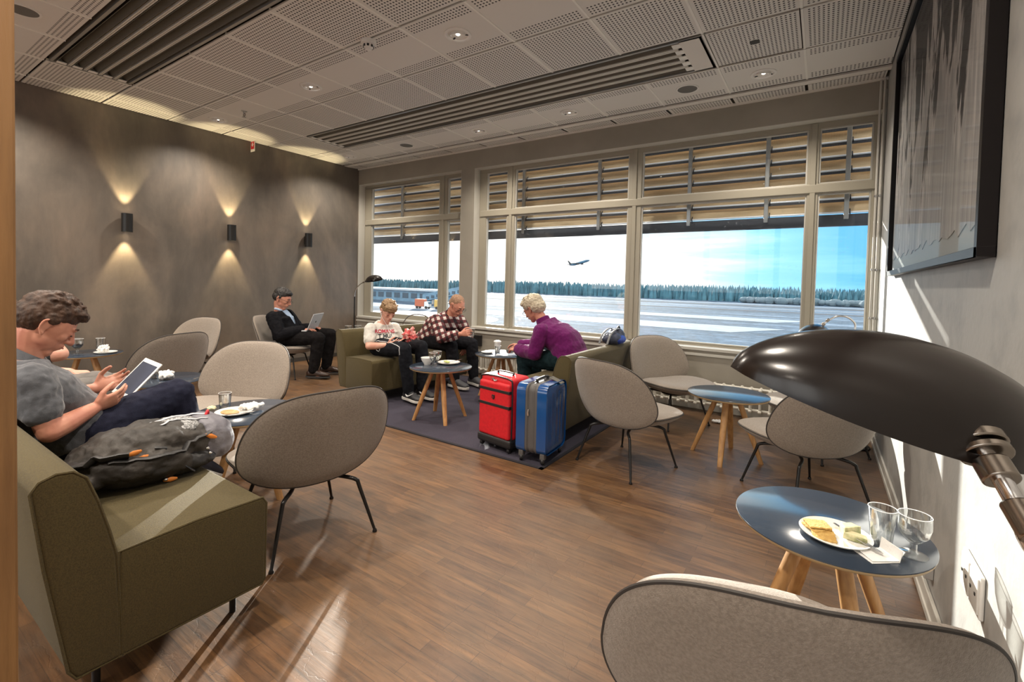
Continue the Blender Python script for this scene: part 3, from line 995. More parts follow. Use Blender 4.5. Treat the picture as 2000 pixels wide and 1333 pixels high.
CH = [((-2.085, 1.336), 169.5, 'beige lounge chair seen from behind beside the front end of the olive sofa'),
      ((-0.082, 1.172), 108.2, 'beige lounge chair back in the close foreground, cut by the picture edge'),
      ((-0.057, 3.28), 130, 'beige lounge chair by the white wall, partly hidden below the big lamp shade'),
      ((-1.105, 3.13), 70.0, 'beige lounge chair with its back turned, just right of the blue suitcase'),
      ((-1.14, 4.37), -32, 'beige lounge chair under the window, facing the blue-lit table'),
      ((0.0, 4.27), -128, 'beige lounge chair in the window corner, mostly hidden under the lamp shade'),
      ((-3.373, 1.575), -64, 'brown-lit lounge chair facing the man with the tablet across his table'),
      ((-4.75, 1.63), 198, 'grey-lit lounge chair back seen left of the brown-lit chair'),
      ((-5.788, 2.214), -74, 'brown-lit lounge chair pushed against the dark wall behind the other chairs'),
      ((-5.63, 3.29), 35, 'lounge chair occupied by the man with the laptop')]
ch0 = None
CHAIRS = []
for (x, y), az, lb in CH:
    rz = math.radians(az - 90)
    if ch0 is None:
        ch0 = make_chair(lb); ch0.location = (x, y, 0); ch0.rotation_euler = (0, 0, rz); CHAIRS.append(ch0)
    else:
        CHAIRS.append(dup(ch0, (x, y, 0), rz, lb))

# ------------------------------------------------------------------ round tables
def make_table(label):
    t = thing('round_table', label, 'table', group='small round tables with oak legs')
    R_ = 0.278
    MB().lathe([(0, 0.4525), (R_ - 0.012, 0.4525), (R_ - 0.003, 0.457), (R_ - 0.0005, 0.4665), (0, 0.4665)], n=72).build('tabletop', M_PLY, t, smooth=True)
    MB().lathe([(0, 0.4662), (R_, 0.4662), (R_, 0.4695), (R_ - 0.0015, 0.4705), (0, 0.4705)], n=72).build('surface', M_LINO, t, smooth=True)
    MB().lathe([(0, 0.445), (0.095, 0.445), (0.1, 0.453), (0, 0.453)], n=32).build('hub', M_OAK, t)
    for k in range(4):
        a = k * PI / 2
        d = V((math.cos(a), math.sin(a), 0))
        s = V((-d.y, d.x, 0))
        g = MB()
        rings = []
        for q in range(9):
            f = q / 8
            c_ = d * (0.235 - 0.168 * f) + V((0, 0, 0.4525 * f))
            hw = 0.0165 + 0.006 * math.sin(f * PI * 0.75)
            ht = 0.0145 + 0.005 * math.sin(f * PI * 0.75)
            ring = []
            for j in range(12):
                b = 2 * PI * j / 12
                cx = abs(math.cos(b)) ** 0.6 * (1 if math.cos(b) >= 0 else -1)
                sx = abs(math.sin(b)) ** 0.6 * (1 if math.sin(b) >= 0 else -1)
                ring.append(c_ + s * hw * cx + d * ht * sx)
            rings.append(ring)
        g.rings(rings)
        g.build('leg', M_OAK, t, smooth=True)
    return t
TB = [((0.042, 1.872), 28, 'dark round table nearest the camera, with crackers and glasses on it'),
      ((-0.555, 3.715), 0, 'round table by the right window, its top shining blue'),
      ((-2.85, 3.13), 54, 'round table on the rug in front of the boy, with bowl and plate'),
      ((-2.87, 4.10), 20, 'round table under the window where the woman in purple reads'),
      ((-2.73, 1.385), 15, 'round table behind the grey bag, with plate and white napkin'),
      ((-4.05, 1.43), 40, 'dark round table partly hidden behind the tablet'),
      ((-5.86, 1.45), 30, 'dark round table by the plaster wall, left of the chairs'),
      ((-5.18, 4.12), 10, 'round table behind the boy sofa beside the laptop man')]
tb0 = None
for (x, y), az, lb in TB:
    if tb0 is None:
        tb0 = make_table(lb); tb0.location = (x, y, 0); tb0.rotation_euler = (0, 0, math.radians(az))
    else:
        dup(tb0, (x, y, 0.006 if -4 < x < -1.6 and y > 2.7 else 0), math.radians(az), lb)
TZ = 0.4705

# ------------------------------------------------------------------ sofas: local x along the length, local +y the front
PROF = [(0.095, 0.11), (0.612, 0.10), (0.62, 0.115), (0.624, 0.405), (0.612, 0.428), (0.40, 0.432), (0.185, 0.422),
        (0.168, 0.50), (0.142, 0.60), (0.118, 0.672), (0.09, 0.698), (0.055, 0.702), (0.022, 0.690), (0.005, 0.665), (0.03, 0.45), (0.078, 0.14)]
BACKP = [(0.095, 0.11), (0.20, 0.11), (0.185, 0.42), (0.168, 0.50), (0.142, 0.60), (0.118, 0.672), (0.09, 0.698), (0.055, 0.702), (0.022, 0.690), (0.005, 0.665), (0.03, 0.45), (0.078, 0.14)]
SEATP = [(0.188, 0.11), (0.612, 0.105), (0.622, 0.12), (0.626, 0.405), (0.612, 0.430), (0.40, 0.436), (0.19, 0.426)]
def make_sofa(length, label):
    t = thing('sofa', label, 'sofa', group='olive fabric bench sofas')
    for nm, P in (('backrest', BACKP), ('seat', SEATP)):
        m = MB()
        m.prism(P, lambda a, b: (0.0, a, b), lambda a, b: (length, a, b))
        o = m.build(nm, M_OLIVE, t, bevel=0.010, bseg=3, angle=25)
        o.data.polygons.foreach_set('use_smooth', [True] * len(o.data.polygons))
        for xx in (0.004, length - 0.004):
            MB().tube([(xx, a, b) for a, b in P], 0.0042, 6, closed=True).build('piping', M_OLIVE, o, smooth=True)
    for xx in (0.09, length - 0.09):
        for yy in (0.16, 0.55):
            MB().tube([(xx, yy, 0), (xx, yy, 0.112)], 0.011, 12).build('leg', M_LEG, t, smooth=True)
    return t
# the two modules along the left foreground face the windows
s1 = make_sofa(1.38, 'olive sofa in the left foreground where the man with the tablet sits')
s1.location = (-1.70 - 1.38, 0.305, 0)
s1b = dup(s1, (-3.085 - 1.38, 0.305, 0), 0, 'olive sofa continuing behind the man with the tablet')
# the boy's sofa faces right, the woman's sofa faces left
s2 = dup(s1, (-4.215, 4.44, 0.0075), math.radians(-93), 'dark olive sofa where the boy and the man in plaid sit')
s3 = dup(s1, (-1.52, 3.08, 0.0075), math.radians(90), 'olive sofa with its back to the right, behind the suitcases')

# ------------------------------------------------------------------ rug
rg = MB()
rg.box(-4.02, -1.53, 2.69, 4.72, 0.0, 0.006)
M_RUG = mat('rug_purple', (0.042, 0.036, 0.055), 0.95, col2=(0.03, 0.026, 0.042), scale=140, bump=0.4, bscale=300)
t = thing('rug', 'dark purple-grey rug under the window sofas', 'rug', (0, 0, 0.0))
rg.build('pile', M_RUG, t)
e = MB()
for q in ((-4.03, -1.52, 2.68, 2.705), (-4.03, -1.52, 4.705, 4.73), (-4.03, -4.005, 2.68, 4.73), (-1.545, -1.52, 2.68, 4.73)):
    e.box(q[0], q[1], q[2], q[3], 0.0, 0.0075)
e.build('border', mat('rug_border', (0.012, 0.011, 0.016), 0.9), t)

# ------------------------------------------------------------------ lamps with an oval hood on a curved arm
M_HOOD = mat('lamp_black_enamel', (0.011, 0.008, 0.007), 0.24, coat=0.12, spec=0.4)
def hood_mesh(L_=0.36, W_=0.105, H_=0.088):
    """hood along local x from the joint end (x=0) to the tip (x=L_), open underneath."""
    m = MB()
    nu, nv = 40, 14
    def pt(a, b, k=1.0):
        # a along length, b across the dome from rim to rim
        s = math.sin(PI * a) ** 0.62 if 0 < a < 1 else 0.0
        w_ = W_ * s * (1.0 - 0.12 * a) * k
        h_ = H_ * (math.sin(PI * (a ** 0.88)) ** 0.55 if 0 < a < 1 else 0) * k
        th = PI * b
        x = L_ * (0.5 + (a - 0.5) * k)
        return V((x, w_ * math.cos(th), h_ * math.sin(th)))
    m.grid(lambda a, b: pt(a, b), nu, nv)
    m.grid(lambda a, b: pt(a, b, 0.975), nu, nv)
    for side in (0, 1):
        vs = []
        for i in range(nu + 1):
            vs += [pt(i / nu, side), pt(i / nu, side, 0.975)]
        m.add(vs, [(2 * i, 2 * i + 1, 2 * i + 3, 2 * i + 2) for i in range(nu)])
    return m

def hood_lamp(label, base, arm, hood_at, hood_R, ball=True, arm_mat=None, foot=True, joint_at=None):
    """base: floor point; arm: world polyline from the floor stem to the joint; hood_at/hood_R place the hood."""
    t = thing('arc_lamp', label, 'lamp', base, group='black hooded reading lamps')
    B = V(base)
    if foot:
        MB().lathe([(0, 0), (0.125, 0), (0.13, 0.006), (0.125, 0.014), (0.02, 0.022), (0.012, 0.04), (0, 0.042)], n=40).build('base', M_HOOD, t, smooth=True)
    stem = [V(p) - B for p in arm[0]]
    MB().tube(stem, 0.009, 12, k=4).build('stem', M_LEG, t, smooth=True)
    neck = [V(p) - B for p in arm[1]]
    nk = MB().tube(neck, 0.0075, 12, k=8).build('gooseneck', arm_mat or M_CHROME, t, smooth=True)
    hd = hood_mesh().build('shade', M_HOOD, t, smooth=True)
    hd.location = V(hood_at) - B
    hd.rotation_euler = hood_R.to_euler()
    bl = MB().ell((0.17, 0, 0.03), (0.03, 0.022, 0.022)).build('bulb', M_RING, hd, smooth=True)
    j = V(joint_at or arm[1][-1]) - B
    d = (neck[-1] - neck[-2]).normalized()
    jm = MB()
    u, w_, _ = frame_of(d)
    for (o_, r_, l_) in ((0.0, 0.0215, 0.010), (0.012, 0.0205, 0.007), (0.03, 0.014, 0.02), (0.075, 0.0115, 0.03)):
        c_ = j - d * (o_ + 0.0)
        jm.tube([c_ - d * l_ * 0.5, c_ + d * l_ * 0.5], r_, 24)
    jm.build('swivel_joint', mat('gunmetal', (0.33, 0.29, 0.25), 0.22, metal=1.0), t, smooth=True, bevel=0.0015)
    return t

def rot_from_axes(xa, za):
    xa = V(xa).normalized(); za = V(za); za = (za - xa * za.dot(xa)).normalized()
    ya = za.cross(xa)
    return Matrix((xa, ya, za)).transposed()

# big lamp close to the camera on the right
tip, heel = V((-0.093, 0.585, 1.16)), V((0.215, 0.765, 1.07))
xa = (tip - heel).normalized()
RB = rot_from_axes(xa, (0.10, -0.18, 1.0))
hood_lamp('big black lamp hood filling the right foreground', (0.30, 0.44, 0),
          ([(0.30, 0.44, 0.02), (0.30, 0.44, 0.5), (0.30, 0.44, 0.86)], [(0.30, 0.44, 0.86), (0.288, 0.455, 0.93), (0.235, 0.51, 0.985), (0.165, 0.563, 1.025), (0.145, 0.576, 1.072), (0.130, 0.616, 1.108)]),
          heel, RB)
# lamp in the right window corner
hood_lamp('black ball-shaped lamp hood on a chrome arc in front of the right window', (0.23, 4.6, 0),
          ([(0.23, 4.6, 0.02), (0.23, 4.6, 0.5), (0.225, 4.6, 0.93)], [(0.225, 4.6, 0.93), (0.222, 4.6, 0.99), (0.17, 4.59, 1.035), (0.10, 4.585, 1.035), (0.03, 4.58, 0.985), (-0.005, 4.575, 0.945)]),
          V((0.03, 4.64, 0.90)), rot_from_axes((-0.45, -0.86, -0.12), (0, 0, 1)))
# lamp in the left window corner
hood_lamp('tall black lamp beside the corner of the dark wall and first window', (-6.14, 4.72, 0),
          ([(-6.14, 4.72, 0.02), (-6.14, 4.72, 0.6), (-6.14, 4.72, 0.96)], [(-6.14, 4.72, 0.96), (-6.12, 4.72, 1.06), (-6.02, 4.72, 1.15), (-5.90, 4.72, 1.20), (-5.85, 4.72, 1.215)]),
          V((-5.86, 4.72, 1.19)), rot_from_axes((1, 0, 0.17), (-0.1, 0, 1)))
# lamp behind the boy's sofa, only its silver arc shows
hood_lamp('silver lamp arc rising behind the sofa between the boy and the man in plaid', (-5.12, 4.78, 0),
          ([(-5.12, 4.78, 0.02), (-5.12, 4.78, 0.3), (-5.12, 4.78, 0.52)], [(-5.12, 4.78, 0.52), (-5.11, 4.78, 0.60), (-5.02, 4.78, 0.70), (-4.86, 4.78, 0.755), (-4.66, 4.78, 0.745), (-4.58, 4.78, 0.71)]),
          V((-4.62, 4.78, 0.68)), rot_from_axes((1, 0, -0.25), (0, 0, 1)))
# ------------------------------------------------------------------ people
M_SKIN = mat('skin', (0.58, 0.27, 0.18), 0.5, col2=(0.50, 0.20, 0.135), scale=14, detail=3, bump=0.04, bscale=120)
M_SKINF = mat('skin_fair', (0.66, 0.36, 0.27), 0.5, col2=(0.58, 0.28, 0.2), scale=14, detail=3, bump=0.04, bscale=120)
M_HAIRB = mat('hair_brown', (0.026, 0.012, 0.006), 0.6, col2=(0.062, 0.027, 0.012), scale=40, detail=4, stretch=(1, 1, 0.25), bump=0.5, bscale=90)
M_HAIRD = mat('hair_dark', (0.012, 0.010, 0.010), 0.5, col2=(0.03, 0.026, 0.024), scale=40, bump=0.5, bscale=90)
M_HAIRL = mat('hair_fair', (0.20, 0.115, 0.055), 0.55, col2=(0.33, 0.21, 0.11), scale=40, bump=0.5, bscale=90)
M_HAIRW = mat('hair_white', (0.62, 0.55, 0.42), 0.6, col2=(0.42, 0.35, 0.25), scale=30, bump=0.6, bscale=70)
M_HAIRS = mat('hair_cropped', (0.36, 0.215, 0.135), 0.8, col2=(0.25, 0.14, 0.085), scale=60, bump=0.4, bscale=200)
M_EYE = mat('eye_white', (0.75, 0.72, 0.68), 0.25)
M_IRIS = mat('eye_dark', (0.02, 0.015, 0.012), 0.25)
M_LIP = mat('lip', (0.40, 0.13, 0.10), 0.45)

def lerp(a, b, t):
    return a + (b - a) * t

def hand_prims(m, w, d, n, thumb, s=1.0, curls=(0.5, 0.6, 0.65, 0.7), th_out=0.75, spread=0.09, thumb_curl=0.3):
    """palm, five fingers and a thumb. d: wrist to knuckles, n: the way the palm faces, thumb: side the thumb is on."""
    d = V(d).normalized(); n = V(n); n = (n - d * n.dot(d)).normalized()
    t = d.cross(n)
    if t.dot(V(thumb)) < 0: t = -t
    w = V(w)
    R = []
    for f, hw, ht in ((0.0, 0.026, 0.019), (0.25, 0.031, 0.0175), (0.55, 0.038, 0.0165), (0.85, 0.041, 0.0145), (1.0, 0.039, 0.012)):
        c_ = w + d * (0.088 * f * s) + n * 0.004 * math.sin(f * PI) * s
        R.append([c_ + t * math.cos(2 * PI * j / 14) * hw * s + n * math.sin(2 * PI * j / 14) * ht * s for j in range(14)])
    m.rings(R)
    for k, (off, ln, rd) in enumerate(((0.030, 0.070, 0.0088), (0.010, 0.079, 0.0092), (-0.011, 0.073, 0.0088), (-0.031, 0.057, 0.0078))):
        p = w + d * ((0.080 - 0.004 * abs(k - 1)) * s) + t * off * s
        dd = (d + t * (off * spread / 0.03)).normalized()
        pts, rr = [p - dd * 0.014 * s, p], [rd * s, rd * s]
        a = 0.0
        for q, fr in enumerate((0.46, 0.30, 0.24)):
            a += curls[k] * (0.75, 1.0, 0.7)[q]
            v = dd * math.cos(a) + n * math.sin(a)
            p = p + v * ln * fr * s
            pts.append(p); rr.append(rd * (0.96, 0.88, 0.74)[q] * s)
        m.tube(pts, rr, 10, round_ends=True)
    p = w + d * 0.022 * s + t * 0.024 * s + n * 0.004 * s
    v1 = (d * 0.62 + t * th_out + n * 0.32).normalized()
    v2 = (d * 0.9 + t * (th_out * 0.35) + n * (0.3 + thumb_curl)).normalized()
    v3 = (d * 0.95 + t * (th_out * 0.1 - 0.1) + n * (0.3 + thumb_curl * 1.6)).normalized()
    p2 = p + v1 * 0.040 * s; p3 = p2 + v2 * 0.032 * s; p4 = p3 + v3 * 0.024 * s
    m.tube([p, p2, p3, p4], [0.0135 * s, 0.0115 * s, 0.0102 * s, 0.0085 * s], 10, round_ends=True)

def head_prims(m, c, R, s=1.0, jaw=1.0, ears=True, nose=1.0):
    P = lambda x, y, z: V(c) + R @ (V((x, y, z)) * s)
    E_ = lambda x, y, z, a, b, g: m.ell(P(x, y, z), (a * s, b * s, g * s), R)
    E_(-0.016, 0, 0.034, 0.098, 0.077, 0.090)          # skull
    E_(0.018, 0, 0.012, 0.078, 0.070, 0.085)           # forehead and face mass
    E_(0.026, 0, -0.045, 0.060, 0.056 * jaw, 0.062)    # jaw
    E_(0.062, 0, -0.090, 0.026, 0.027 * jaw, 0.022)    # chin
    E_(0.072, 0, -0.050, 0.027, 0.032, 0.030)          # mouth mound
    for y in (-1, 1):
        E_(0.058, y * 0.036, -0.014, 0.027, 0.022, 0.024)   # cheekbone
        E_(0.080, y * 0.026, 0.030, 0.016, 0.025, 0.010)    # brow
        E_(0.078, y * 0.032, 0.008, 0.014, 0.017, 0.0115)   # eyelid
        E_(0.016, y * 0.047, -0.050, 0.034, 0.013, 0.028)   # jaw corner
        if ears:
            E_(-0.010, y * 0.0735, -0.006, 0.016, 0.007, 0.026)
            E_(-0.002, y * 0.075, -0.034, 0.008, 0.006, 0.010)
            m.tube([P(0.004, y * 0.076, 0.010), P(-0.002, y * 0.081, 0.022), P(-0.014, y * 0.084, 0.025), P(-0.025, y * 0.085, 0.014), P(-0.026, y * 0.084, -0.006), P(-0.018, y * 0.081, -0.022), P(-0.006, y * 0.077, -0.034)],
                   [0.0045 * s, 0.005 * s, 0.005 * s, 0.0052 * s, 0.005 * s, 0.0048 * s, 0.005 * s], 8, k=3, round_ends=True)
    m.tube([P(0.088, 0, 0.022), P(0.100, 0, 0.000), P(0.112 * nose, 0, -0.020)], [0.0095 * s, 0.0115 * s, 0.0135 * s], 12, round_ends=True)
    for y in (-1, 1):
        E_(0.100, y * 0.011, -0.024, 0.011, 0.008, 0.008)   # nostril wings
    E_(0.094, 0, -0.045, 0.010, 0.022, 0.0065)         # upper lip
    E_(0.091, 0, -0.058, 0.010, 0.019, 0.0065)         # lower lip

def face_bits(o, c, R, s=1.0, hair=None, brow=True):
    P = lambda x, y, z: V(c) + R @ (V((x, y, z)) * s)
    for y in (-1, 1):
        MB().ell(P(0.0868, y * 0.032, 0.0045), (0.0065 * s, 0.0115 * s, 0.0042 * s), R).build('eye', M_IRIS, o, smooth=True)
        if brow:
            MB().tube([P(0.093, y * 0.012, 0.032), P(0.095, y * 0.028, 0.038), P(0.082, y * 0.050, 0.033)], [0.003 * s, 0.0042 * s, 0.002 * s], 8, k=3).build('eyebrow', hair or M_HAIRB, o, smooth=True)
    MB().tube([P(0.098, -0.021, -0.0525), P(0.1025, -0.008, -0.0515), P(0.1025, 0.008, -0.0515), P(0.098, 0.021, -0.0525)], [0.002 * s, 0.0036 * s, 0.0036 * s, 0.002 * s], 8, k=3).build('mouth', M_LIP, o, smooth=True)

def hair_obj(o, c, R, s, material, blobs, tufts=0, seed=1, tl=0.03, vox=0.006, disp=0.012):
    P = lambda x, y, z: V(c) + R @ (V((x, y, z)) * s)
    m = MB()
    for (x, y, z, a, b, g) in blobs:
        m.ell(P(x, y, z), (a * s, b * s, g * s), R)
    rnd = random.Random(seed)
    for k in range(tufts):
        th, ph = rnd.uniform(0, 2 * PI), rnd.uniform(0.05, 1.15)
        b0 = blobs[0]
        p0 = P(b0[0] + b0[3] * 0.93 * math.sin(ph) * math.cos(th), b0[1] + b0[4] * 0.93 * math.sin(ph) * math.sin(th), b0[2] + b0[5] * 0.93 * math.cos(ph))
        out = (p0 - P(b0[0], b0[1], b0[2])).normalized()
        fw = R @ V((0.75, rnd.uniform(-0.5, 0.5), 0.1))
        p1 = p0 + (out * 0.35 + fw).normalized() * tl * rnd.uniform(0.5, 1.0) * s
        m.tube([p0, (p0 + p1) / 2 + out * 0.007 * s, p1], [0.0085 * s, 0.007 * s, 0.0035 * s], 7)
    return m.build('hair', material, o, remesh=vox, relax=1, disp=disp, dscale=0.016)

def ring(c, u, w, a, b, n=22, e=0.8):
    out = []
    for j in range(n):
        t = 2 * PI * j / n
        cx, sx = math.cos(t), math.sin(t)
        out.append(c + u * (a * abs(cx) ** e * (1 if cx >= 0 else -1)) + w * (b * abs(sx) ** e * (1 if sx >= 0 else -1)))
    return out

def torso_prims(m, J, s, k=0.0, bottom=0.0, top=1.0, belly=0.0):
    """loft along pelvis - waist - chest - neck, grown outwards by k."""
    pel, nck = V(J['pelvis']), V(J['neck'])
    mid = V(J.get('waist', (pel + nck) / 2))
    lat_b = (V(J['hipL']) - V(J['hipR'])).normalized()
    lat_t = (V(J['shL']) - V(J['shR'])).normalized()
    sh = (V(J['shL']) + V(J['shR'])) / 2
    sw = (V(J['shL']) - V(J['shR'])).length / 2
    ch = lerp(mid, sh, 0.6)
    hwp = (V(J['hipL']) - V(J['hipR'])).length / 2 + 0.075 * s
    secs = [(lerp(pel, mid, -0.28), hwp * 0.9, 0.100 * s), (pel, hwp, 0.118 * s), (lerp(pel, mid, 0.6), hwp * 0.95, (0.112 + belly) * s),
            (mid, 0.148 * s + belly * 0.4, (0.108 + belly) * s), (ch, lerp(0.158 * s, sw, 0.35) + 0.012, 0.112 * s), (lerp(ch, sh, 0.7), sw * 0.98, 0.092 * s),
            (lerp(sh, nck, 0.25) + V((0, 0, 0.022 * s)), sw * 0.74, 0.072 * s), (lerp(sh, nck, 0.75) + V((0, 0, 0.03 * s)), 0.075 * s, 0.062 * s)]
    R = []
    n = len(secs)
    for i, (c_, a, b) in enumerate(secs):
        f = i / (n - 1)
        ax = (secs[min(i + 1, n - 1)][0] - secs[max(i - 1, 0)][0]).normalized()
        lat = lerp(lat_b, lat_t, f)
        lat = (lat - ax * lat.dot(ax)).normalized()
        fr = lat.cross(ax)
        R.append(ring(c_, lat, fr, a + k, b + k))
    i0 = int(round(bottom * (n - 1)))
    i1 = int(round(top * (n - 1)))
    m.rings(R[i0:i1 + 1])

def limb(m, pts, rad, k=0.0, s=1.0, kk=4):
    m.tube(pts, [r * s + k for r in rad], 14, k=kk, round_ends=True)

def person(J, label, skin, s=1.0, jaw=1.0, nose=1.0, vox=0.0052, belly=0.0, neck_r=0.054):
    m = MB()
    R = rot_from_axes(J['face'], J['up'])
    c = V(J['head'])
    head_prims(m, c, R, J.get('hs', s), jaw, True, nose)
    hb = c + R @ (V((-0.022, 0, -0.055)) * s)
    limb(m, [V(J['neck']) + V((0, 0, -0.02)), lerp(V(J['neck']), hb, 0.5), hb], [neck_r * 1.12, neck_r, neck_r], 0, s)
    torso_prims(m, J, s, 0.0, belly=belly)
    for q in 'RL':
        limb(m, [J['sh' + q], lerp(V(J['sh' + q]), V(J['el' + q]), 0.5), J['el' + q]], [0.053, 0.048, 0.040], 0, s)
        limb(m, [J['el' + q], lerp(V(J['el' + q]), V(J['wr' + q]), 0.35), J['wr' + q]], [0.040, 0.041, 0.0265], 0, s)
        h = J['hand' + q]
        hand_prims(m, J['wr' + q], h['d'], h['n'], h['t'], s, h.get('c', (0.5, 0.55, 0.6, 0.65)), h.get('o', 0.75), h.get('sp', 0.09), h.get('tc', 0.3))
        limb(m, [J['hip' + q], lerp(V(J['hip' + q]), V(J['kn' + q]), 0.5), J['kn' + q]], [0.088, 0.076, 0.056], 0, s)
        limb(m, [J['kn' + q], lerp(V(J['kn' + q]), V(J['an' + q]), 0.35), J['an' + q]], [0.054, 0.055, 0.036], 0, s)
        m.tube([V(J['an' + q]) + V((0, 0, -0.035)), lerp(V(J['an' + q]), V(J['toe' + q]), 0.35) + V((0, 0, -0.03)), lerp(V(J['an' + q]), V(J['toe' + q]), 0.68) + V((0, 0, -0.008))], [0.030 * s, 0.028 * s, 0.020 * s], 12, round_ends=True)
    o = m.build('person', skin, None, remesh=vox, relax=5)
    tag(o, label, 'person', 'seated travellers')
    return o, c, R

def shirt(o, J, s, material, name, sleeve, k=0.014, bottom=0.16, belly=0.0, extra=None, vox=0.0065, fold=0.012, fs=0.05, cuff=0.012):
    """sleeve: 0..1 reaches the elbow at 0.5 and the wrist at 1."""
    m = MB()
    torso_prims(m, J, s, k, bottom=bottom, belly=belly)
    for q in 'RL':
        S_, E_, W_ = V(J['sh' + q]), V(J['el' + q]), V(J['wr' + q])
        f = min(sleeve / 0.5, 1.0)
        lo = lerp(S_, E_, f)
        limb(m, [S_, lerp(S_, lo, 0.5), lo], [0.055, 0.051, 0.046 if f < 1 else 0.041], k + (cuff if f < 1 else 0), s)
        if sleeve > 0.5:
            g = (sleeve - 0.5) / 0.5
            lo2 = lerp(E_, W_, g)
            limb(m, [E_, lerp(E_, lo2, 0.5), lo2], [0.041, 0.040, lerp(0.041, 0.029, g)], k + 0.002, s)
    if extra: extra(m)
    return m.build(name, material, o, remesh=vox, relax=4, disp=fold, dscale=fs)

def trousers(o, J, s, material, k=0.013, end=0.93, name='trousers', vox=0.0075, fold=0.014):
    m = MB()
    torso_prims(m, J, s, k * 0.9, bottom=0.0, top=0.3)
    for q in 'RL':
        H, K_, A = V(J['hip' + q]), V(J['kn' + q]), V(J['an' + q])
        limb(m, [H, lerp(H, K_, 0.5), K_], [0.092, 0.080, 0.060], k, s)
        lo = lerp(K_, A, end)
        limb(m, [K_, lerp(K_, lo, 0.35), lo], [0.058, 0.059, 0.046], k, s)
    return m.build(name, material, o, remesh=vox, relax=4, disp=fold, dscale=0.05)

def shoe(o, an, toe, s, upper, sole, sneaker=True, up=(0, 0, 1)):
    an, toe = V(an), V(toe)
    fw = (toe - an); upv = V(up).normalized()
    fw = (fw - upv * fw.dot(upv)).normalized()
    lat = upv.cross(fw)
    h0 = an - upv * 0.052 * s - fw * 0.035 * s
    Rm_ = []
    for f, hw, ht, z in ((-0.045, 0.022, 0.030, 0.012), (-0.02, 0.036, 0.040, 0.020), (0.03, 0.037, 0.048, 0.026), (0.09, 0.037, 0.040, 0.020), (0.15, 0.045, 0.030, 0.010), (0.205, 0.043, 0.024, 0.004), (0.235, 0.026, 0.016, 0.0)):
        Rm_.append(ring(h0 + fw * f * s + upv * z * s, lat, upv, hw * s, ht * s, 16))
    m = MB(); m.rings(Rm_)
    m.tube([an + upv * 0.03 * s, an - upv * 0.02 * s], [0.044 * s, 0.046 * s], 14)
    so = m.build('shoe', upper, o, remesh=0.006, relax=3)
    sm_ = MB()
    R2 = []
    pl = []
    for f, hw in ((-0.062, 0.010), (-0.05, 0.028), (-0.02, 0.039), (0.03, 0.039), (0.09, 0.040), (0.15, 0.049), (0.205, 0.046), (0.238, 0.024), (0.246, 0.008)):
        pl.append((f, hw))
    up_, dn_ = [], []
    for f, hw in pl:
        up_.append((f, hw))
    poly = up_ + [(f, -hw) for f, hw in reversed(pl)]
    base = h0 - upv * (0.030 * s)
    t_ = 0.024 if sneaker else 0.012
    sm_.prism(poly, lambda a, b: base + fw * a * s + lat * b * s - upv * 0.002, lambda a, b: base + fw * a * s + lat * b * s + upv * t_ * s)
    sm_.build('sole', sole, so, bevel=0.004)
    return so

def glasses(o, c, R, s, material):
    P = lambda x, y, z: V(c) + R @ (V((x, y, z)) * s)
    m = MB()
    for y in (-1, 1):
        m.tube([P(0.104, y * 0.033 + 0.022 * math.cos(a), 0.004 + 0.015 * math.sin(a)) for a in [2 * PI * q / 18 for q in range(18)]], 0.0018 * s, 6, closed=True)
        m.tube([P(0.103, y * 0.055, 0.008), P(0.09, y * 0.079, 0.010), P(0.02, y * 0.086, 0.010), P(-0.012, y * 0.086, 0.004), P(-0.022, y * 0.084, -0.012)], 0.0018 * s, 6)
    m.tube([P(0.104, -0.012, 0.008), P(0.110, 0, 0.011), P(0.104, 0.012, 0.008)], 0.0018 * s, 6)
    return m.build('glasses', material, o, smooth=True)

M_GLF = mat('spectacle_frame', (0.02, 0.018, 0.018), 0.3)

# ---- man with the tablet, left foreground --------------------------------------------------
J = dict(head=(-2.74, 0.548, 1.018), face=(0.06, 0.80, -0.58), up=(0, 0.5, 0.85), neck=(-2.75, 0.485, 0.875), pelvis=(-2.75, 0.66, 0.540), waist=(-2.75, 0.575, 0.655),
         hipR=(-2.655, 0.69, 0.545), hipL=(-2.845, 0.69, 0.545), shR=(-2.572, 0.475, 0.815), shL=(-2.93, 0.475, 0.815),
         elR=(-2.515, 0.515, 0.615), elL=(-2.985, 0.58, 0.63), wrR=(-2.60, 0.668, 0.662), wrL=(-2.895, 0.745, 0.690),
         knR=(-2.665, 1.005, 0.655), knL=(-2.86, 1.0, 0.55), anR=(-2.69, 1.085, 0.335), anL=(-2.86, 0.98, 0.10), toeR=(-2.69, 1.20, 0.245), toeL=(-2.86, 1.14, 0.03),
         handR=dict(d=(-0.10, 0.92, 0.30), n=(-0.86, -0.05, 0.48), t=(-0.2, -0.2, 0.95), c=(0.30, 0.36, 0.42, 0.5), o=0.55, sp=0.05, tc=0.1),
         handL=dict(d=(0.28, 0.86, 0.30), n=(0.80, -0.1, 0.55), t=(0.3, -0.5, 0.8), c=(0.30, 0.36, 0.42, 0.48), o=0.8, sp=0.07))
po, pc, pR = person(J, 'person in a grey polo shirt reading a white tablet on the front sofa', M_SKIN, 1.0, vox=0.0042)
face_bits(po, pc, pR, 1.0, M_HAIRB)
hair_obj(po, pc, pR, 1.0, M_HAIRB, [(-0.020, 0, 0.062, 0.104, 0.085, 0.078), (-0.052, 0, 0.020, 0.076, 0.084, 0.074), (0.048, 0, 0.094, 0.050, 0.068, 0.032), (0.078, 0, 0.092, 0.026, 0.055, 0.022), (-0.004, 0.078, 0.034, 0.026, 0.009, 0.026), (-0.004, -0.078, 0.034, 0.026, 0.009, 0.026)], tufts=60, seed=3, tl=0.042, vox=0.0045, disp=0.010)
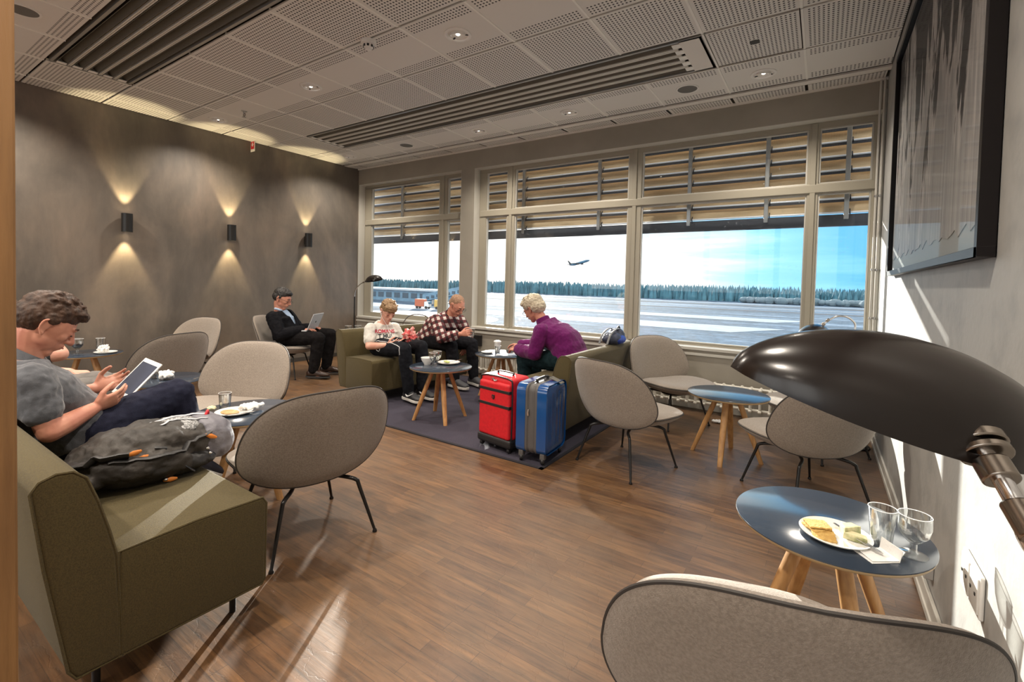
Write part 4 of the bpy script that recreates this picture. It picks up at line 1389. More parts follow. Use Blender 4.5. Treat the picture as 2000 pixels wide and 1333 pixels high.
def collar_band(o, J, c, material, r0=0.066, r1=0.086, lift=0.055, gap=0.5, tilt=0.35):
    """turned-down collar round the neck, open at the front."""
    n_ = V(J['neck'])
    ax = (V(c) - n_).normalized()
    fwd = V(J['face']); fwd = (fwd - ax * fwd.dot(ax)).normalized()
    lat = ax.cross(fwd)
    m = MB()
    nn = 26
    rows = []
    for (r_, z_) in ((r0 + 0.003, -0.01), (r0, lift), (r0 + 0.006, lift + 0.006), (r1, 0.012), (r1 - 0.004, 0.008), (r0 + 0.009, lift - 0.012)):
        row = []
        for q in range(nn + 1):
            a_ = gap + (2 * PI - 2 * gap) * q / nn
            ft = 0.5 + 0.5 * math.cos(a_)
            row.append(n_ + fwd * (math.cos(a_) * r_ * 1.02 + 0.006) + lat * math.sin(a_) * r_ + ax * (z_ - 0.028 * ft - 0.01))
        rows.append(row)
    vs = [p for row in rows for p in row]
    k = nn + 1
    fs = [(i * k + j, i * k + j + 1, (i + 1) * k + j + 1, (i + 1) * k + j) for i in range(len(rows) - 1) for j in range(nn)]
    m.add(vs, fs)
    return m.build('collar', material, o, smooth=True)
shirt(po, J, 1.0, mat('polo_grey', (0.088, 0.092, 0.105), 0.85, col2=(0.066, 0.07, 0.08), scale=50, bump=0.2, bscale=300, sheen=0.3), 'polo_shirt', 0.27, k=0.014, belly=0.012, fold=0.020, fs=0.05, cuff=0.009)
collar_band(po, J, pc, MATS['polo_grey'])
trousers(po, J, 1.0, mat('jeans_navy', (0.010, 0.011, 0.024), 0.85, spec=0.15, col2=(0.016, 0.018, 0.036), scale=40, bump=0.25, bscale=300), end=0.95)
shoe(po, J['anR'], J['toeR'], 1.0, mat('shoe_navy', (0.02, 0.02, 0.03), 0.6), mat('sole_white', (0.62, 0.6, 0.56), 0.6), up=(0, 0.55, 0.83))
shoe(po, J['anL'], J['toeL'], 1.0, mat('shoe_navy', (0.02, 0.02, 0.03), 0.6), mat('sole_white', (0.62, 0.6, 0.56), 0.6))

# ---- person hidden behind him ---------------------------------------------------------------
J = dict(head=(-3.72, 0.545, 0.985), face=(0.1, 0.86, -0.5), up=(0, 0.45, 0.9), neck=(-3.70, 0.50, 0.85), pelvis=(-3.62, 0.62, 0.525), waist=(-3.65, 0.56, 0.67),
         hipR=(-3.53, 0.65, 0.53), hipL=(-3.71, 0.65, 0.53), shR=(-3.52, 0.50, 0.80), shL=(-3.87, 0.50, 0.80),
         elR=(-3.40, 0.735, 0.805), elL=(-3.92, 0.68, 0.64), wrR=(-3.56, 0.70, 0.90), wrL=(-3.78, 0.86, 0.64),
         knR=(-3.47, 1.00, 0.575), knL=(-3.74, 1.0, 0.56), anR=(-3.46, 1.02, 0.10), anL=(-3.74, 1.02, 0.10), toeR=(-3.46, 1.18, 0.03), toeL=(-3.74, 1.18, 0.03),
         handR=dict(d=(-0.5, -0.25, 0.6), n=(-0.5, -0.3, -0.6), t=(0, 0.5, 0.5), c=(0.7, 0.75, 0.8, 0.85)),
         handL=dict(d=(0.2, 0.9, -0.1), n=(0, 0, -1), t=(1, 0, 0)))
po, pc, pR = person(J, 'person in grey trousers mostly hidden behind the tablet reader, bent elbow showing', M_SKINF, 1.0, vox=0.007)
face_bits(po, pc, pR, 1.0, M_HAIRB)
hair_obj(po, pc, pR, 1.0, M_HAIRB, [(-0.02, 0, 0.058, 0.106, 0.086, 0.080), (-0.05, 0, 0.015, 0.078, 0.085, 0.07)], vox=0.008)
shirt(po, J, 1.0, mat('shirt_charcoal', (0.022, 0.022, 0.024), 0.85), 'shirt', 0.34, k=0.016, vox=0.009)
trousers(po, J, 1.0, mat('trousers_grey', (0.17, 0.155, 0.145), 0.85, col2=(0.13, 0.12, 0.11), scale=30), vox=0.009)
for q in 'RL':
    shoe(po, J['an' + q], J['toe' + q], 1.0, mat('shoe_black', (0.015, 0.014, 0.014), 0.4), mat('sole_black', (0.02, 0.02, 0.02), 0.6))

# ---- man with the laptop ---------------------------------------------------------------------
fw, rt = V((0.82, 0.57, 0)), V((0.57, -0.82, 0))
def at_(c, f=0, r=0, z=0):
    c = V(c); return c + fw * f + rt * r + V((0, 0, z))
PC = (-5.60, 3.315, 0.50)
J = dict(head=(-5.655, 3.268, 0.965), face=(0.79, 0.47, -0.38), up=(0.2, 0.2, 0.95), neck=(-5.685, 3.25, 0.80), pelvis=PC, waist=at_(PC, -0.05, 0, 0.14),
         hipR=at_(PC, 0.03, 0.095, 0), hipL=at_(PC, 0.03, -0.095, 0), shR=at_((-5.675, 3.262, 0.745), 0, 0.19), shL=at_((-5.675, 3.262, 0.745), 0, -0.19),
         elR=at_((-5.66, 3.26, 0.545), 0.10, 0.235), elL=at_((-5.66, 3.26, 0.56), 0.12, -0.24), wrR=at_((-5.60, 3.315, 0.60), 0.23, 0.125), wrL=at_((-5.60, 3.315, 0.60), 0.23, -0.12),
         knR=at_((-5.20, 3.53, 0.505), 0, 0.12), knL=at_((-5.22, 3.58, 0.52), 0.02, -0.13), anR=at_((-5.26, 3.50, 0.105), 0.0, 0.115), anL=at_((-5.26, 3.53, 0.105), 0.03, -0.15), toeR=at_((-5.26, 3.50, 0.03), 0.20, 0.125), toeL=at_((-5.26, 3.53, 0.03), 0.22, -0.15),
         handR=dict(d=fw * 0.95 - rt * 0.15 + V((0, 0, 0.08)), n=(0, 0, -1), t=-rt, c=(0.25, 0.28, 0.3, 0.32)),
         handL=dict(d=fw * 0.95 + rt * 0.15 + V((0, 0, 0.08)), n=(0, 0, -1), t=rt, c=(0.25, 0.28, 0.3, 0.32)))
po, pc, pR = person(J, 'person in a black jacket and glasses typing on a silver laptop by the dark wall', M_SKIN, 1.04, vox=0.0055)
face_bits(po, pc, pR, 1.04, M_HAIRD)
hair_obj(po, pc, pR, 1.04, M_HAIRD, [(-0.024, 0, 0.060, 0.102, 0.084, 0.076), (-0.052, 0, 0.016, 0.074, 0.083, 0.066), (0.040, 0, 0.092, 0.045, 0.058, 0.030), (-0.002, 0.076, 0.026, 0.02, 0.008, 0.024), (-0.002, -0.076, 0.026, 0.02, 0.008, 0.024)], tufts=34, seed=8, tl=0.026, vox=0.006)
glasses(po, pc, pR, 1.04, M_GLF)
shirt(po, J, 1.04, mat('shirt_pale_blue', (0.40, 0.50, 0.66), 0.8, col2=(0.33, 0.43, 0.58), scale=20), 'shirt', 0.08, k=0.008, vox=0.007, fold=0.006, cuff=0.0)
def lapels(m):
    pass
jk = shirt(po, J, 1.04, mat('jacket_black', (0.006, 0.006, 0.008), 0.9, col2=(0.010, 0.010, 0.012), scale=20, spec=0.1), 'jacket', 0.97, k=0.027, vox=0.007, fold=0.014)
# cut the jacket open down the chest so the shirt shows
bmj = bmesh.new(); bmj.from_mesh(jk.data)
nk_, wa_ = V(J['neck']), V(J['waist'])
kill = []
for f_ in bmj.faces:
    c_ = f_.calc_center_median()
    d_ = c_ - lerp(wa_, nk_, 0.5)
    f2, r2 = d_.dot(fw), d_.dot(rt)
    hgt = (c_.z - wa_.z) / (nk_.z - wa_.z)
    if f2 > 0.045 and 0.12 < hgt < 1.35 and abs(r2) < 0.012 + 0.078 * min(max(hgt, 0), 1.0):
        kill.append(f_)
bmesh.ops.delete(bmj, geom=kill, context='FACES'); bmj.to_mesh(jk.data); bmj.free()
col_ = MB()
for sgn in (-1, 1):
    col_.tube([nk_ + rt * sgn * 0.062 - fw * 0.03 + V((0, 0, 0.05)), nk_ + rt * sgn * 0.06 + fw * 0.03 + V((0, 0, 0.035)), nk_ + rt * sgn * 0.018 + fw * 0.085 + V((0, 0, 0.0))], [0.014, 0.015, 0.008], 8, k=4)
col_.build('collar', MATS['shirt_pale_blue'], po, smooth=True)
trousers(po, J, 1.04, mat('trousers_black', (0.007, 0.006, 0.007), 0.9, col2=(0.011, 0.010, 0.010), scale=30, spec=0.1), end=0.98)
for q in 'RL':
    shoe(po, J['an' + q], J['toe' + q], 1.0, mat('shoe_brown', (0.035, 0.018, 0.012), 0.3), mat('sole_black', (0.02, 0.02, 0.02), 0.6), sneaker=False)

# ---- boy with the phone ----------------------------------------------------------------------
fw, rt = V((0.978, -0.208, 0)), V((-0.208, -0.978, 0))
PC = (-3.93, 3.415, 0.525)
J = dict(head=(-3.865, 3.402, 0.905), face=(0.80, -0.30, -0.47), up=(0.4, -0.1, 0.9), neck=(-3.955, 3.425, 0.765), pelvis=PC, waist=(-3.975, 3.425, 0.635),
         hipR=at_(PC, 0.03, 0.085, 0), hipL=at_(PC, 0.03, -0.085, 0), shR=(-3.995, 3.285, 0.708), shL=(-3.965, 3.572, 0.702),
         elR=(-3.925, 3.205, 0.545), elL=(-3.90, 3.64, 0.56), wrR=(-3.685, 3.245, 0.575), wrL=(-3.70, 3.44, 0.588),
         knR=(-3.47, 3.27, 0.555), knL=(-3.48, 3.52, 0.55), anR=(-3.46, 3.33, 0.115), anL=(-3.44, 3.50, 0.115), toeR=(-3.27, 3.30, 0.045), toeL=(-3.25, 3.48, 0.045),
         handR=dict(d=(0.86, 0.20, 0.2), n=(-0.1, 0.8, 0.5), t=(0, 0.2, 1), c=(0.55, 0.62, 0.7, 0.75), o=0.6),
         handL=dict(d=(0.86, -0.22, 0.2), n=(-0.1, -0.8, 0.5), t=(0, -0.2, 1), c=(0.55, 0.62, 0.7, 0.75), o=0.6))
po, pc, pR = person(J, 'person in a white printed T-shirt with earphones looking at a phone on the dark sofa', M_SKINF, 0.93, vox=0.005, neck_r=0.05)
face_bits(po, pc, pR, 0.93, M_HAIRL)
hair_obj(po, pc, pR, 0.97, M_HAIRL, [(-0.012, 0, 0.058, 0.106, 0.084, 0.078), (-0.048, 0, 0.012, 0.072, 0.080, 0.064), (0.060, 0, 0.080, 0.042, 0.068, 0.036), (0.082, 0, 0.058, 0.022, 0.058, 0.020)], tufts=40, seed=5, tl=0.03, vox=0.0055)
M_TEE = mat('tee_white', (0.66, 0.64, 0.59), 0.85, col2=(0.58, 0.56, 0.51), scale=20)
tee = shirt(po, J, 0.93, M_TEE, 'tshirt', 0.31, k=0.013, vox=0.006, fold=0.016, fs=0.05, cuff=0.007)
trs = trousers(po, J, 0.93, mat('track_trousers', (0.007, 0.008, 0.011), 0.85, col2=(0.011, 0.012, 0.016), scale=30, spec=0.15), end=0.97)
for q in 'RL':
    so_ = shoe(po, J['an' + q], J['toe' + q], 0.98, mat('sneaker_black', (0.02, 0.02, 0.022), 0.6), mat('sole_white', (0.62, 0.6, 0.56), 0.6))
    a_, t_ = V(J['an' + q]), V(J['toe' + q])
    f_ = V((t_.x - a_.x, t_.y - a_.y, 0)).normalized(); l_ = V((0, 0, 1)).cross(f_)
    b_ = a_ - V((0, 0, 0.052 * 0.98))
    sw_ = MB()
    tick = [(-0.035, 0.018), (-0.015, -0.004), (0.005, -0.012), (0.03, -0.004), (0.10, 0.030)]
    sw_.tube([b_ + f_ * (a + 0.03) - l_ * (0.0395 + 0.0015 * abs(a)) + V((0, 0, b + 0.030)) for a, b in tick], [0.003, 0.008, 0.009, 0.006, 0.0015], 8, k=4, flat=(1, 1))
    sw_.build('side_mark', mat('logo_white', (0.75, 0.75, 0.75), 0.5), so_, smooth=True)
ep = MB()
er = pc + pR @ (V((-0.002, -0.084, -0.008)) * 0.93)
ep.ell(er, (0.009, 0.009, 0.009))
ep.tube([er, er + V((0.02, -0.005, -0.05)), V(J['neck']) + fw * 0.10 + V((0, -0.03, 0.0)), V(J['neck']) + fw * 0.115 + V((0, 0, -0.07)), V((-3.74, 3.36, 0.60))], 0.0022, 6, k=6)
ep.build('earphone', mat('earphone_white', (0.8, 0.8, 0.8), 0.4), po, smooth=True)
# printed letters across the chest, wrapped on the shirt
def chest_text(txt, material, size, drop, side, name):
    cu = bpy.data.curves.new(name, 'FONT'); cu.body = txt; cu.size = size; cu.align_x = 'CENTER'; cu.extrude = 0.0; cu.offset = 0.0022
    tmp = bpy.data.objects.new(name, cu); COL.objects.link(tmp)
    me = bpy.data.meshes.new_from_object(tmp.evaluated_get(bpy.context.evaluated_depsgraph_get()))
    bpy.data.objects.remove(tmp)
    bm = bmesh.new(); bm.from_mesh(me)
    bmesh.ops.subdivide_edges(bm, edges=[e for e in bm.edges if e.calc_length() > 0.012], cuts=2, use_grid_fill=True)
    bmesh.ops.triangulate(bm, faces=bm.faces)
    bvh = BVHTree.FromObject(tee, bpy.context.evaluated_depsgraph_get())
    nrm = (V((0.80, -0.52, 0.12))).normalized()
    xd = V((0, 0, 1)).cross(nrm).normalized(); yd = nrm.cross(xd)
    c0 = V((-3.955, 3.425, 0.70)) - V((0, 0, drop)) + xd * side
    for v in bm.verts:
        p = c0 + xd * v.co.x + yd * v.co.y
        h = bvh.ray_cast(p + nrm * 0.6, -nrm)
        v.co = (h[0] + nrm * 0.0022) if h[0] is not None else p + nrm * 0.15
    bm.to_mesh(me); bm.free()
    me.materials.clear(); me.materials.append(material)
    o = bpy.data.objects.new(name, me); COL.objects.link(o); o.parent = tee
    return o
chest_text('ROMANS', mat('print_red', (0.42, 0.02, 0.05), 0.6), 0.052, 0.035, 0.0, 'printed_lettering')
chest_text('T MUI', mat('print_black', (0.03, 0.035, 0.04), 0.6), 0.056, 0.088, 0.0, 'printed_lettering')
# white panel and piping on the trouser leg, laid on the cloth
def on_surface(obj, pts, lift, k=6):
    bv = BVHTree.FromObject(obj, bpy.context.evaluated_depsgraph_get())
    out_ = []
    for p in catmull(pts, k):
        h = bv.find_nearest(p)
        out_.append(h[0] + h[1] * lift)
    return out_
hp, kp = V(J['hipR']), V(J['knR'])
ax = (kp - hp).normalized(); sd = rt
M_LOGO = mat('logo_white', (0.75, 0.75, 0.75), 0.5)
pn_ = MB()
pn_.tube(on_surface(trs, [hp + ax * a_ + sd * 0.12 + V((0, 0, b_)) for a_, b_ in ((0.10, 0.035), (0.10, -0.02), (0.165, -0.025), (0.165, 0.03), (0.10, 0.035))], 0.001), 0.0032, 6)
pn_.build('trouser_emblem', M_LOGO, po, smooth=True)
pn_ = MB()
pn_.tube(on_surface(trs, [hp + ax * 0.05 + sd * 0.10 + V((0, 0, 0.10)), hp + ax * 0.2 + sd * 0.09 + V((0, 0, 0.10)), kp + sd * 0.09 + V((0, 0, 0.05)), kp + sd * 0.10 + V((0.02, 0, -0.06))], 0.001), 0.003, 6)
pn_.build('trouser_piping', M_LOGO, po, smooth=True)

# ---- man in the plaid shirt ------------------------------------------------------------------
fw, rt = V((0.995, 0.0, 0)), V((0.0, -1, 0))
PC = (-3.93, 4.17, 0.53)
J = dict(head=(-3.575, 4.18, 0.955), face=(0.80, -0.10, -0.55), up=(0.55, 0, 0.83), neck=(-3.685, 4.19, 0.835), pelvis=PC, waist=(-3.87, 4.18, 0.68),
         hipR=(-3.90, 4.07, 0.525), hipL=(-3.90, 4.27, 0.525), shR=(-3.725, 4.00, 0.785), shL=(-3.70, 4.375, 0.765),
         elR=(-3.605, 3.955, 0.595), elL=(-3.60, 4.42, 0.59), wrR=(-3.365, 4.015, 0.655), wrL=(-3.545, 4.335, 0.49),
         knR=(-3.54, 4.06, 0.50), knL=(-3.46, 4.33, 0.505), anR=(-3.50, 4.08, 0.115), anL=(-3.42, 4.33, 0.115), toeR=(-3.30, 4.06, 0.045), toeL=(-3.22, 4.28, 0.045),
         handR=dict(d=(0.93, 0.10, 0.22), n=(0.0, 0.95, -0.1), t=(0.0, 0.1, 1), c=(0.62, 0.66, 0.70, 0.75), o=0.7),
         handL=dict(d=(-0.25, -0.15, -0.95), n=(-0.9, 0.3, 0.1), t=(0.2, -0.9, 0), c=(0.14, 0.16, 0.2, 0.24), sp=0.16))
po, pc, pR = person(J, 'person in a red and white plaid shirt leaning forward with a glass in hand', M_SKIN, 1.0, vox=0.005)
face_bits(po, pc, pR, 1.0, M_HAIRS)
hair_obj(po, pc, pR, 1.0, M_HAIRS, [(-0.024, 0, 0.049, 0.097, 0.080, 0.0785), (-0.047, 0, 0.012, 0.073, 0.0795, 0.062)], vox=0.0055, disp=0.006)
glasses(po, pc, pR, 1.0, M_GLF)
def mat_plaid():
    m, nt, b = _nt('plaid_cloth')
    b.inputs['Roughness'].default_value = 0.85
    tc = N(nt, 'ShaderNodeTexCoord')
    mp = N(nt, 'ShaderNodeMapping'); mp.inputs['Rotation'].default_value = (0.1, 0.5, 0.12)
    L(nt, tc.outputs['Object'], mp.inputs['Vector'])
    sp = N(nt, 'ShaderNodeSeparateXYZ'); L(nt, mp.outputs['Vector'], sp.inputs[0])
    def mth(op, a, bb):
        n = N(nt, 'ShaderNodeMath', operation=op)
        for i, q in enumerate((a, bb)):
            if isinstance(q, (int, float)): n.inputs[i].default_value = q
            else: L(nt, q, n.inputs[i])
        return n.outputs[0]
    def band(o, per, ph):
        return mth('LESS_THAN', mth('FRACT', mth('ADD', mth('DIVIDE', o, per), ph), 0.0), 0.5)
    hz = band(sp.outputs['Z'], 0.078, 0.1)
    vx = band(mth('ADD', sp.outputs['X'], mth('MULTIPLY', sp.outputs['Y'], 0.85)), 0.085, 0.3)
    su = mth('ADD', hz, vx)
    rp = N(nt, 'ShaderNodeValToRGB'); rp.color_ramp.interpolation = 'CONSTANT'
    e = rp.color_ramp.elements
    e[0].position = 0.0; e[0].color = (0.030, 0.012, 0.014, 1)
    e[1].position = 0.75; e[1].color = (0.58, 0.52, 0.48, 1)
    k = e.new(0.25); k.color = (0.135, 0.035, 0.038, 1)
    L(nt, mth('MULTIPLY', su, 0.5), rp.inputs['Fac'])
    L(nt, rp.outputs['Color'], b.inputs['Base Color'])
    MATS['plaid_cloth'] = m
    return m
def plaid_extra(m):
    # loose shirt tail hanging over the seat
    m.ell((-4.0, 4.15, 0.575), (0.10, 0.19, 0.085))
shirt(po, J, 1.0, mat_plaid(), 'plaid_shirt', 0.86, k=0.022, belly=0.02, extra=plaid_extra, fold=0.022, fs=0.06)
collar_band(po, J, pc, MATS['plaid_cloth'], 0.068, 0.088, 0.045)
trousers(po, J, 1.0, mat('trousers_dark', (0.008, 0.008, 0.010), 0.9, col2=(0.013, 0.013, 0.016), scale=30, spec=0.1), end=0.96)
for q in 'RL':
    shoe(po, J['an' + q], J['toe' + q], 1.05, mat('sneaker_grey', (0.05, 0.05, 0.055), 0.7), mat('sole_white', (0.62, 0.6, 0.56), 0.6))
w_ = V(J['wrR'])
wb = MB().tube([V(J['wrL']) + V((0.033 * math.cos(a), 0.031 * math.sin(a), 0.02)) for a in [2 * PI * q / 16 for q in range(16)]], 0.006, 8, closed=True)
wb.build('wristwatch', M_DARKM, po, smooth=True)

# ---- woman in purple -------------------------------------------------------------------------
fw, rt = V((-1, 0, 0)), V((0, 1, 0))
PC = (-1.93, 3.90, 0.545)
J = dict(head=(-2.355, 3.90, 0.990), face=(-0.82, 0.16, -0.52), up=(-0.5, 0, 0.85), neck=(-2.225, 3.90, 0.865), pelvis=PC, waist=(-2.0, 3.90, 0.70),
         hipR=(-1.98, 4.0, 0.535), hipL=(-1.98, 3.80, 0.535), shR=(-2.19, 4.08, 0.80), shL=(-2.155, 3.725, 0.80),
         elR=(-2.36, 4.13, 0.61), elL=(-2.20, 3.68, 0.60), wrR=(-2.585, 4.05, 0.605), wrL=(-2.44, 3.77, 0.600),
         knR=(-2.40, 4.03, 0.525), knL=(-2.39, 3.80, 0.52), anR=(-2.40, 4.02, 0.115), anL=(-2.36, 3.82, 0.115), toeR=(-2.58, 4.03, 0.045), toeL=(-2.54, 3.82, 0.045),
         handR=dict(d=(-0.92, -0.15, -0.06), n=(0, -0.2, -1), t=(0.1, -1, 0.2), c=(0.4, 0.45, 0.5, 0.55)),
         handL=dict(d=(-0.92, 0.25, -0.03), n=(0, 0.25, -1), t=(0.1, 1, 0.2), c=(0.4, 0.45, 0.5, 0.55)))
po, pc, pR = person(J, 'person with white hair and a purple sweater bent over the window table', M_SKIN, 1.0, vox=0.005)
face_bits(po, pc, pR, 1.0, M_HAIRW)
hair_obj(po, pc, pR, 1.04, M_HAIRW, [(-0.024, 0, 0.056, 0.108, 0.092, 0.082), (-0.062, 0, 0.000, 0.070, 0.086, 0.074), (0.045, 0, 0.092, 0.055, 0.07, 0.034)], tufts=60, seed=11, tl=0.03, vox=0.0055, disp=0.016)
glasses(po, pc, pR, 1.0, M_GLF)
def roll_neck(m):
    n_ = V(J['neck'])
    m.tube([n_ + V((0.01, 0, -0.03)), n_ + V((-0.03, 0, 0.045))], [0.078, 0.068], 18)
    m.ell((-1.90, 3.90, 0.585), (0.125, 0.20, 0.095))
shirt(po, J, 1.0, mat('sweater_purple', (0.13, 0.007, 0.10), 0.88, col2=(0.10, 0.005, 0.078), scale=60, bump=0.2, bscale=300, sheen=0.12, spec=0.2), 'sweater', 0.97, k=0.026, belly=0.015, extra=roll_neck, fold=0.018, fs=0.08)
trousers(po, J, 1.0, mat('trousers_teal', (0.006, 0.015, 0.018), 0.9, spec=0.1, col2=(0.012, 0.028, 0.032), scale=30), end=0.96)
for q in 'RL':
    shoe(po, J['an' + q], J['toe' + q], 0.95, mat('sneaker_black', (0.02, 0.02, 0.022), 0.6), mat('sole_white', (0.62, 0.6, 0.56), 0.6))
# ------------------------------------------------------------------ tableware
M_CHINA = mat('white_china', (0.78, 0.77, 0.74), 0.2, coat=0.4)
M_NAPKIN = mat('paper_napkin', (0.78, 0.77, 0.75), 0.9, bump=0.2, bscale=80)
M_TUMBLER = glassy('drinking_glass', (0.96, 0.97, 0.97), 0.06, 0.9, 0.03)
M_CUTLERY = mat('cutlery_steel', (0.62, 0.61, 0.6), 0.2, metal=1.0)

def zt(x, y):
    """height of the table surface at a spot (the tables on the rug stand 6 mm higher)"""
    return TZ + (0.006 if -4 < x < -1.6 and y > 2.7 else 0.0)
def plate(x, y, label, r=0.09, z=None):
    z = zt(x, y) if z is None else z
    o = MB().lathe([(0, 0.003), (r * 0.58, 0.0035), (r * 0.7, 0.006), (r * 0.97, 0.0155), (r, 0.0165), (r * 0.985, 0.013), (r * 0.7, 0.002), (r * 0.6, 0.0), (0, 0.0)], n=56).build('plate', M_CHINA, None, smooth=True, loc=(x, y, z))
    return tag(o, label, 'plate', 'white plates on the small tables')
def bowl(x, y, label, r=0.052, h=0.05):
    o = MB().lathe([(0, 0.004), (r * 0.55, 0.006), (r * 0.9, h * 0.6), (r, h), (r * 0.96, h), (r * 0.85, h * 0.58), (r * 0.5, 0.01), (0, 0.008)], n=40).build('bowl', M_CHINA, None, smooth=True, loc=(x, y, zt(x, y)))
    MB().lathe([(0, 0), (r * 0.5, 0), (r * 0.52, 0.006), (0, 0.006)], n=32).build('foot', M_CHINA, o, smooth=True)
    return tag(o, label, 'bowl')
def tumbler(x, y, label, r0=0.026, r1=0.037, h=0.115, z=None, R=None):
    z = zt(x, y) if z is None else z
    o = MB().lathe([(0, 0.0), (r0, 0.0), (r1, h), (r1 - 0.0016, h), (r0 - 0.001, 0.006), (0, 0.006)], n=44).build('tumbler', M_TUMBLER, None, smooth=True, loc=(x, y, z))
    MB().tube([((r1 - 0.0008) * math.cos(a), (r1 - 0.0008) * math.sin(a), h) for a in [2 * PI * q / 40 for q in range(40)]], 0.0013, 6, closed=True).build('rim', mat('glass_rim', (0.8, 0.8, 0.8), 0.1, spec=0.8), o, smooth=True)
    return tag(o, label, 'glass', 'drinking glasses on the tables')
def goblet(x, y, label, s=1.0, wine=None):
    pr = [(0, 0.0), (0.034, 0.0), (0.034, 0.0025), (0.011, 0.007), (0.0085, 0.012), (0.0085, 0.034), (0.018, 0.041), (0.034, 0.06), (0.0395, 0.085), (0.0385, 0.115), (0.037, 0.115), (0.038, 0.085), (0.0325, 0.062), (0.017, 0.045), (0, 0.042)]
    o = MB().lathe([(a * s, b * s) for a, b in pr], n=44).build('goblet', M_TUMBLER, None, smooth=True, loc=(x, y, zt(x, y)))
    MB().tube([(0.0378 * s * math.cos(a), 0.0378 * s * math.sin(a), 0.115 * s) for a in [2 * PI * q / 40 for q in range(40)]], 0.0013, 6, closed=True).build('rim', mat('glass_rim', (0.8, 0.8, 0.8), 0.1, spec=0.8), o, smooth=True)
    if wine:
        MB().lathe([(0, 0.043 * s), (0.0165 * s, 0.0465 * s), (0.0318 * s, 0.0625 * s), (0.0350 * s, 0.074 * s), (0, 0.074 * s)], n=36).build('drink', wine, o, smooth=True)
    return tag(o, label, 'glass', 'stemmed glasses on the tables')
def knife(p, az, label, z, tilt=0.0, fork=False, l=0.19):
    m = MB()
    m.prism([(0, -0.004), (l * 0.5, -0.005), (l * 0.52, -0.008), (l * 0.9, -0.008), (l, 0.002), (l * 0.95, 0.006), (l * 0.52, 0.006), (l * 0.5, 0.005), (0, 0.004)], lambda a, b: (a, b, 0), lambda a, b: (a, b, 0.0022))
    o = m.build('knife', M_CUTLERY, None, bevel=0.0006, loc=(p[0], p[1], z), rot=(0, tilt, math.radians(az)))
    return tag(o, label, 'cutlery', 'cutlery left on the plates')
def crumple(name, x, y, z, label, size=(0.07, 0.045, 0.03), seed=1, material=None, cat='napkin', rz=0.0, group=None):
    rnd = random.Random(seed)
    m = MB()
    for k in range(3):
        m.ell((rnd.uniform(-0.3, 0.3) * size[0], rnd.uniform(-0.3, 0.3) * size[1], size[2] * (0.42 + 0.12 * k)), (size[0] * rnd.uniform(0.5, 0.8), size[1] * rnd.uniform(0.5, 0.85), size[2] * rnd.uniform(0.4, 0.6)))
    o = m.build(name, material or M_NAPKIN, None, remesh=max(size) / 16, relax=0, disp=size[2] * 1.3, dscale=max(size) * 0.28, loc=(x, y, z), rot=(0, 0, rz))
    zs = min(v.co.z for v in o.data.vertices)
    for v in o.data.vertices: v.co.z -= zs
    return tag(o, label, cat, group)

# near table
plate(0.060, 1.775, 'white plate with crackers and cheese on the nearest table', r=0.098)
M_CRACK = mat('cracker', (0.62, 0.40, 0.12), 0.8, col2=(0.50, 0.29, 0.075), scale=60, bump=0.5, bscale=260)
def cracker(x, y, z, az, tilt, label):
    m = MB()
    n = 7
    poly = []
    L2 = 0.032
    for (ax, ay, bx, by) in ((-1, -1, 1, -1), (1, -1, 1, 1), (1, 1, -1, 1), (-1, 1, -1, -1)):
        for q in range(n):
            f = q / n
            k = 1 + 0.035 * (1 if q % 2 else -1)
            poly.append((L2 * (ax + (bx - ax) * f) * k, L2 * (ay + (by - ay) * f) * k))
    m.prism(poly, lambda a, b: (a, b, 0), lambda a, b: (a, b, 0.005))
    o = m.build('cracker', M_CRACK, None, bevel=0.0012, loc=(x, y, z), rot=(tilt, tilt * 0.4, math.radians(az)))
    return tag(o, label, 'cracker', 'crackers on the nearest plate')
cracker(0.013, 1.792, TZ + 0.0165, 20, -0.06, 'topmost square yellow cracker on the nearest plate')
cracker(0.010, 1.785, TZ + 0.0105, 44, -0.03, 'cracker lying under the topmost cracker, corner showing')
cracker(0.030, 1.748, TZ + 0.0065, 8, 0.10, 'broken-looking cracker at the front rim of the nearest plate')
M_CHEESE = mat('cheese', (0.72, 0.66, 0.42), 0.55, col2=(0.60, 0.55, 0.30), scale=30, bump=0.2, bscale=60)
for k, (x, y, az, lb, hh_) in enumerate([(0.098, 1.812, 35, 'taller wedge of pale cheese behind the other on the nearest plate', 0.028), (0.115, 1.778, -20, 'flatter piece of cheese beside the napkin on the nearest plate', 0.018)]):
    m = MB(); m.prism([(-0.03, -0.018), (0.032, -0.008), (0.022, 0.022), (-0.02, 0.02)], lambda a, b: (a, b, 0), lambda a, b: (a * 0.92, b * 0.9, hh_))
    o = m.build('cheese', M_CHEESE, None, bevel=0.004, loc=(x, y, TZ + 0.0055), rot=(0, 0, math.radians(az)))
    tag(o, lb, 'cheese', 'cheese on the nearest plate')
    rm = MB(); rm.prism([(-0.030, -0.019), (0.032, -0.009), (0.031, -0.006), (-0.029, -0.016)], lambda a, b: (a, b, 0), lambda a, b: (a * 0.94, b * 0.95, hh_))
    rm.build('rind', mat('cheese_rind', (0.66, 0.60, 0.36), 0.7, col2=(0.25, 0.27, 0.12), scale=40), o)
knife((0.058, 1.835), -47, 'steel knife lying across the nearest plate', TZ + 0.0175, 0.02, l=0.17)
tumbler(0.178, 1.806, 'straight clear tumbler standing behind the folded napkin on the nearest table')
goblet(0.252, 1.792, 'empty stemmed glass at the wall side of the nearest table', 1.05)
nk = MB()
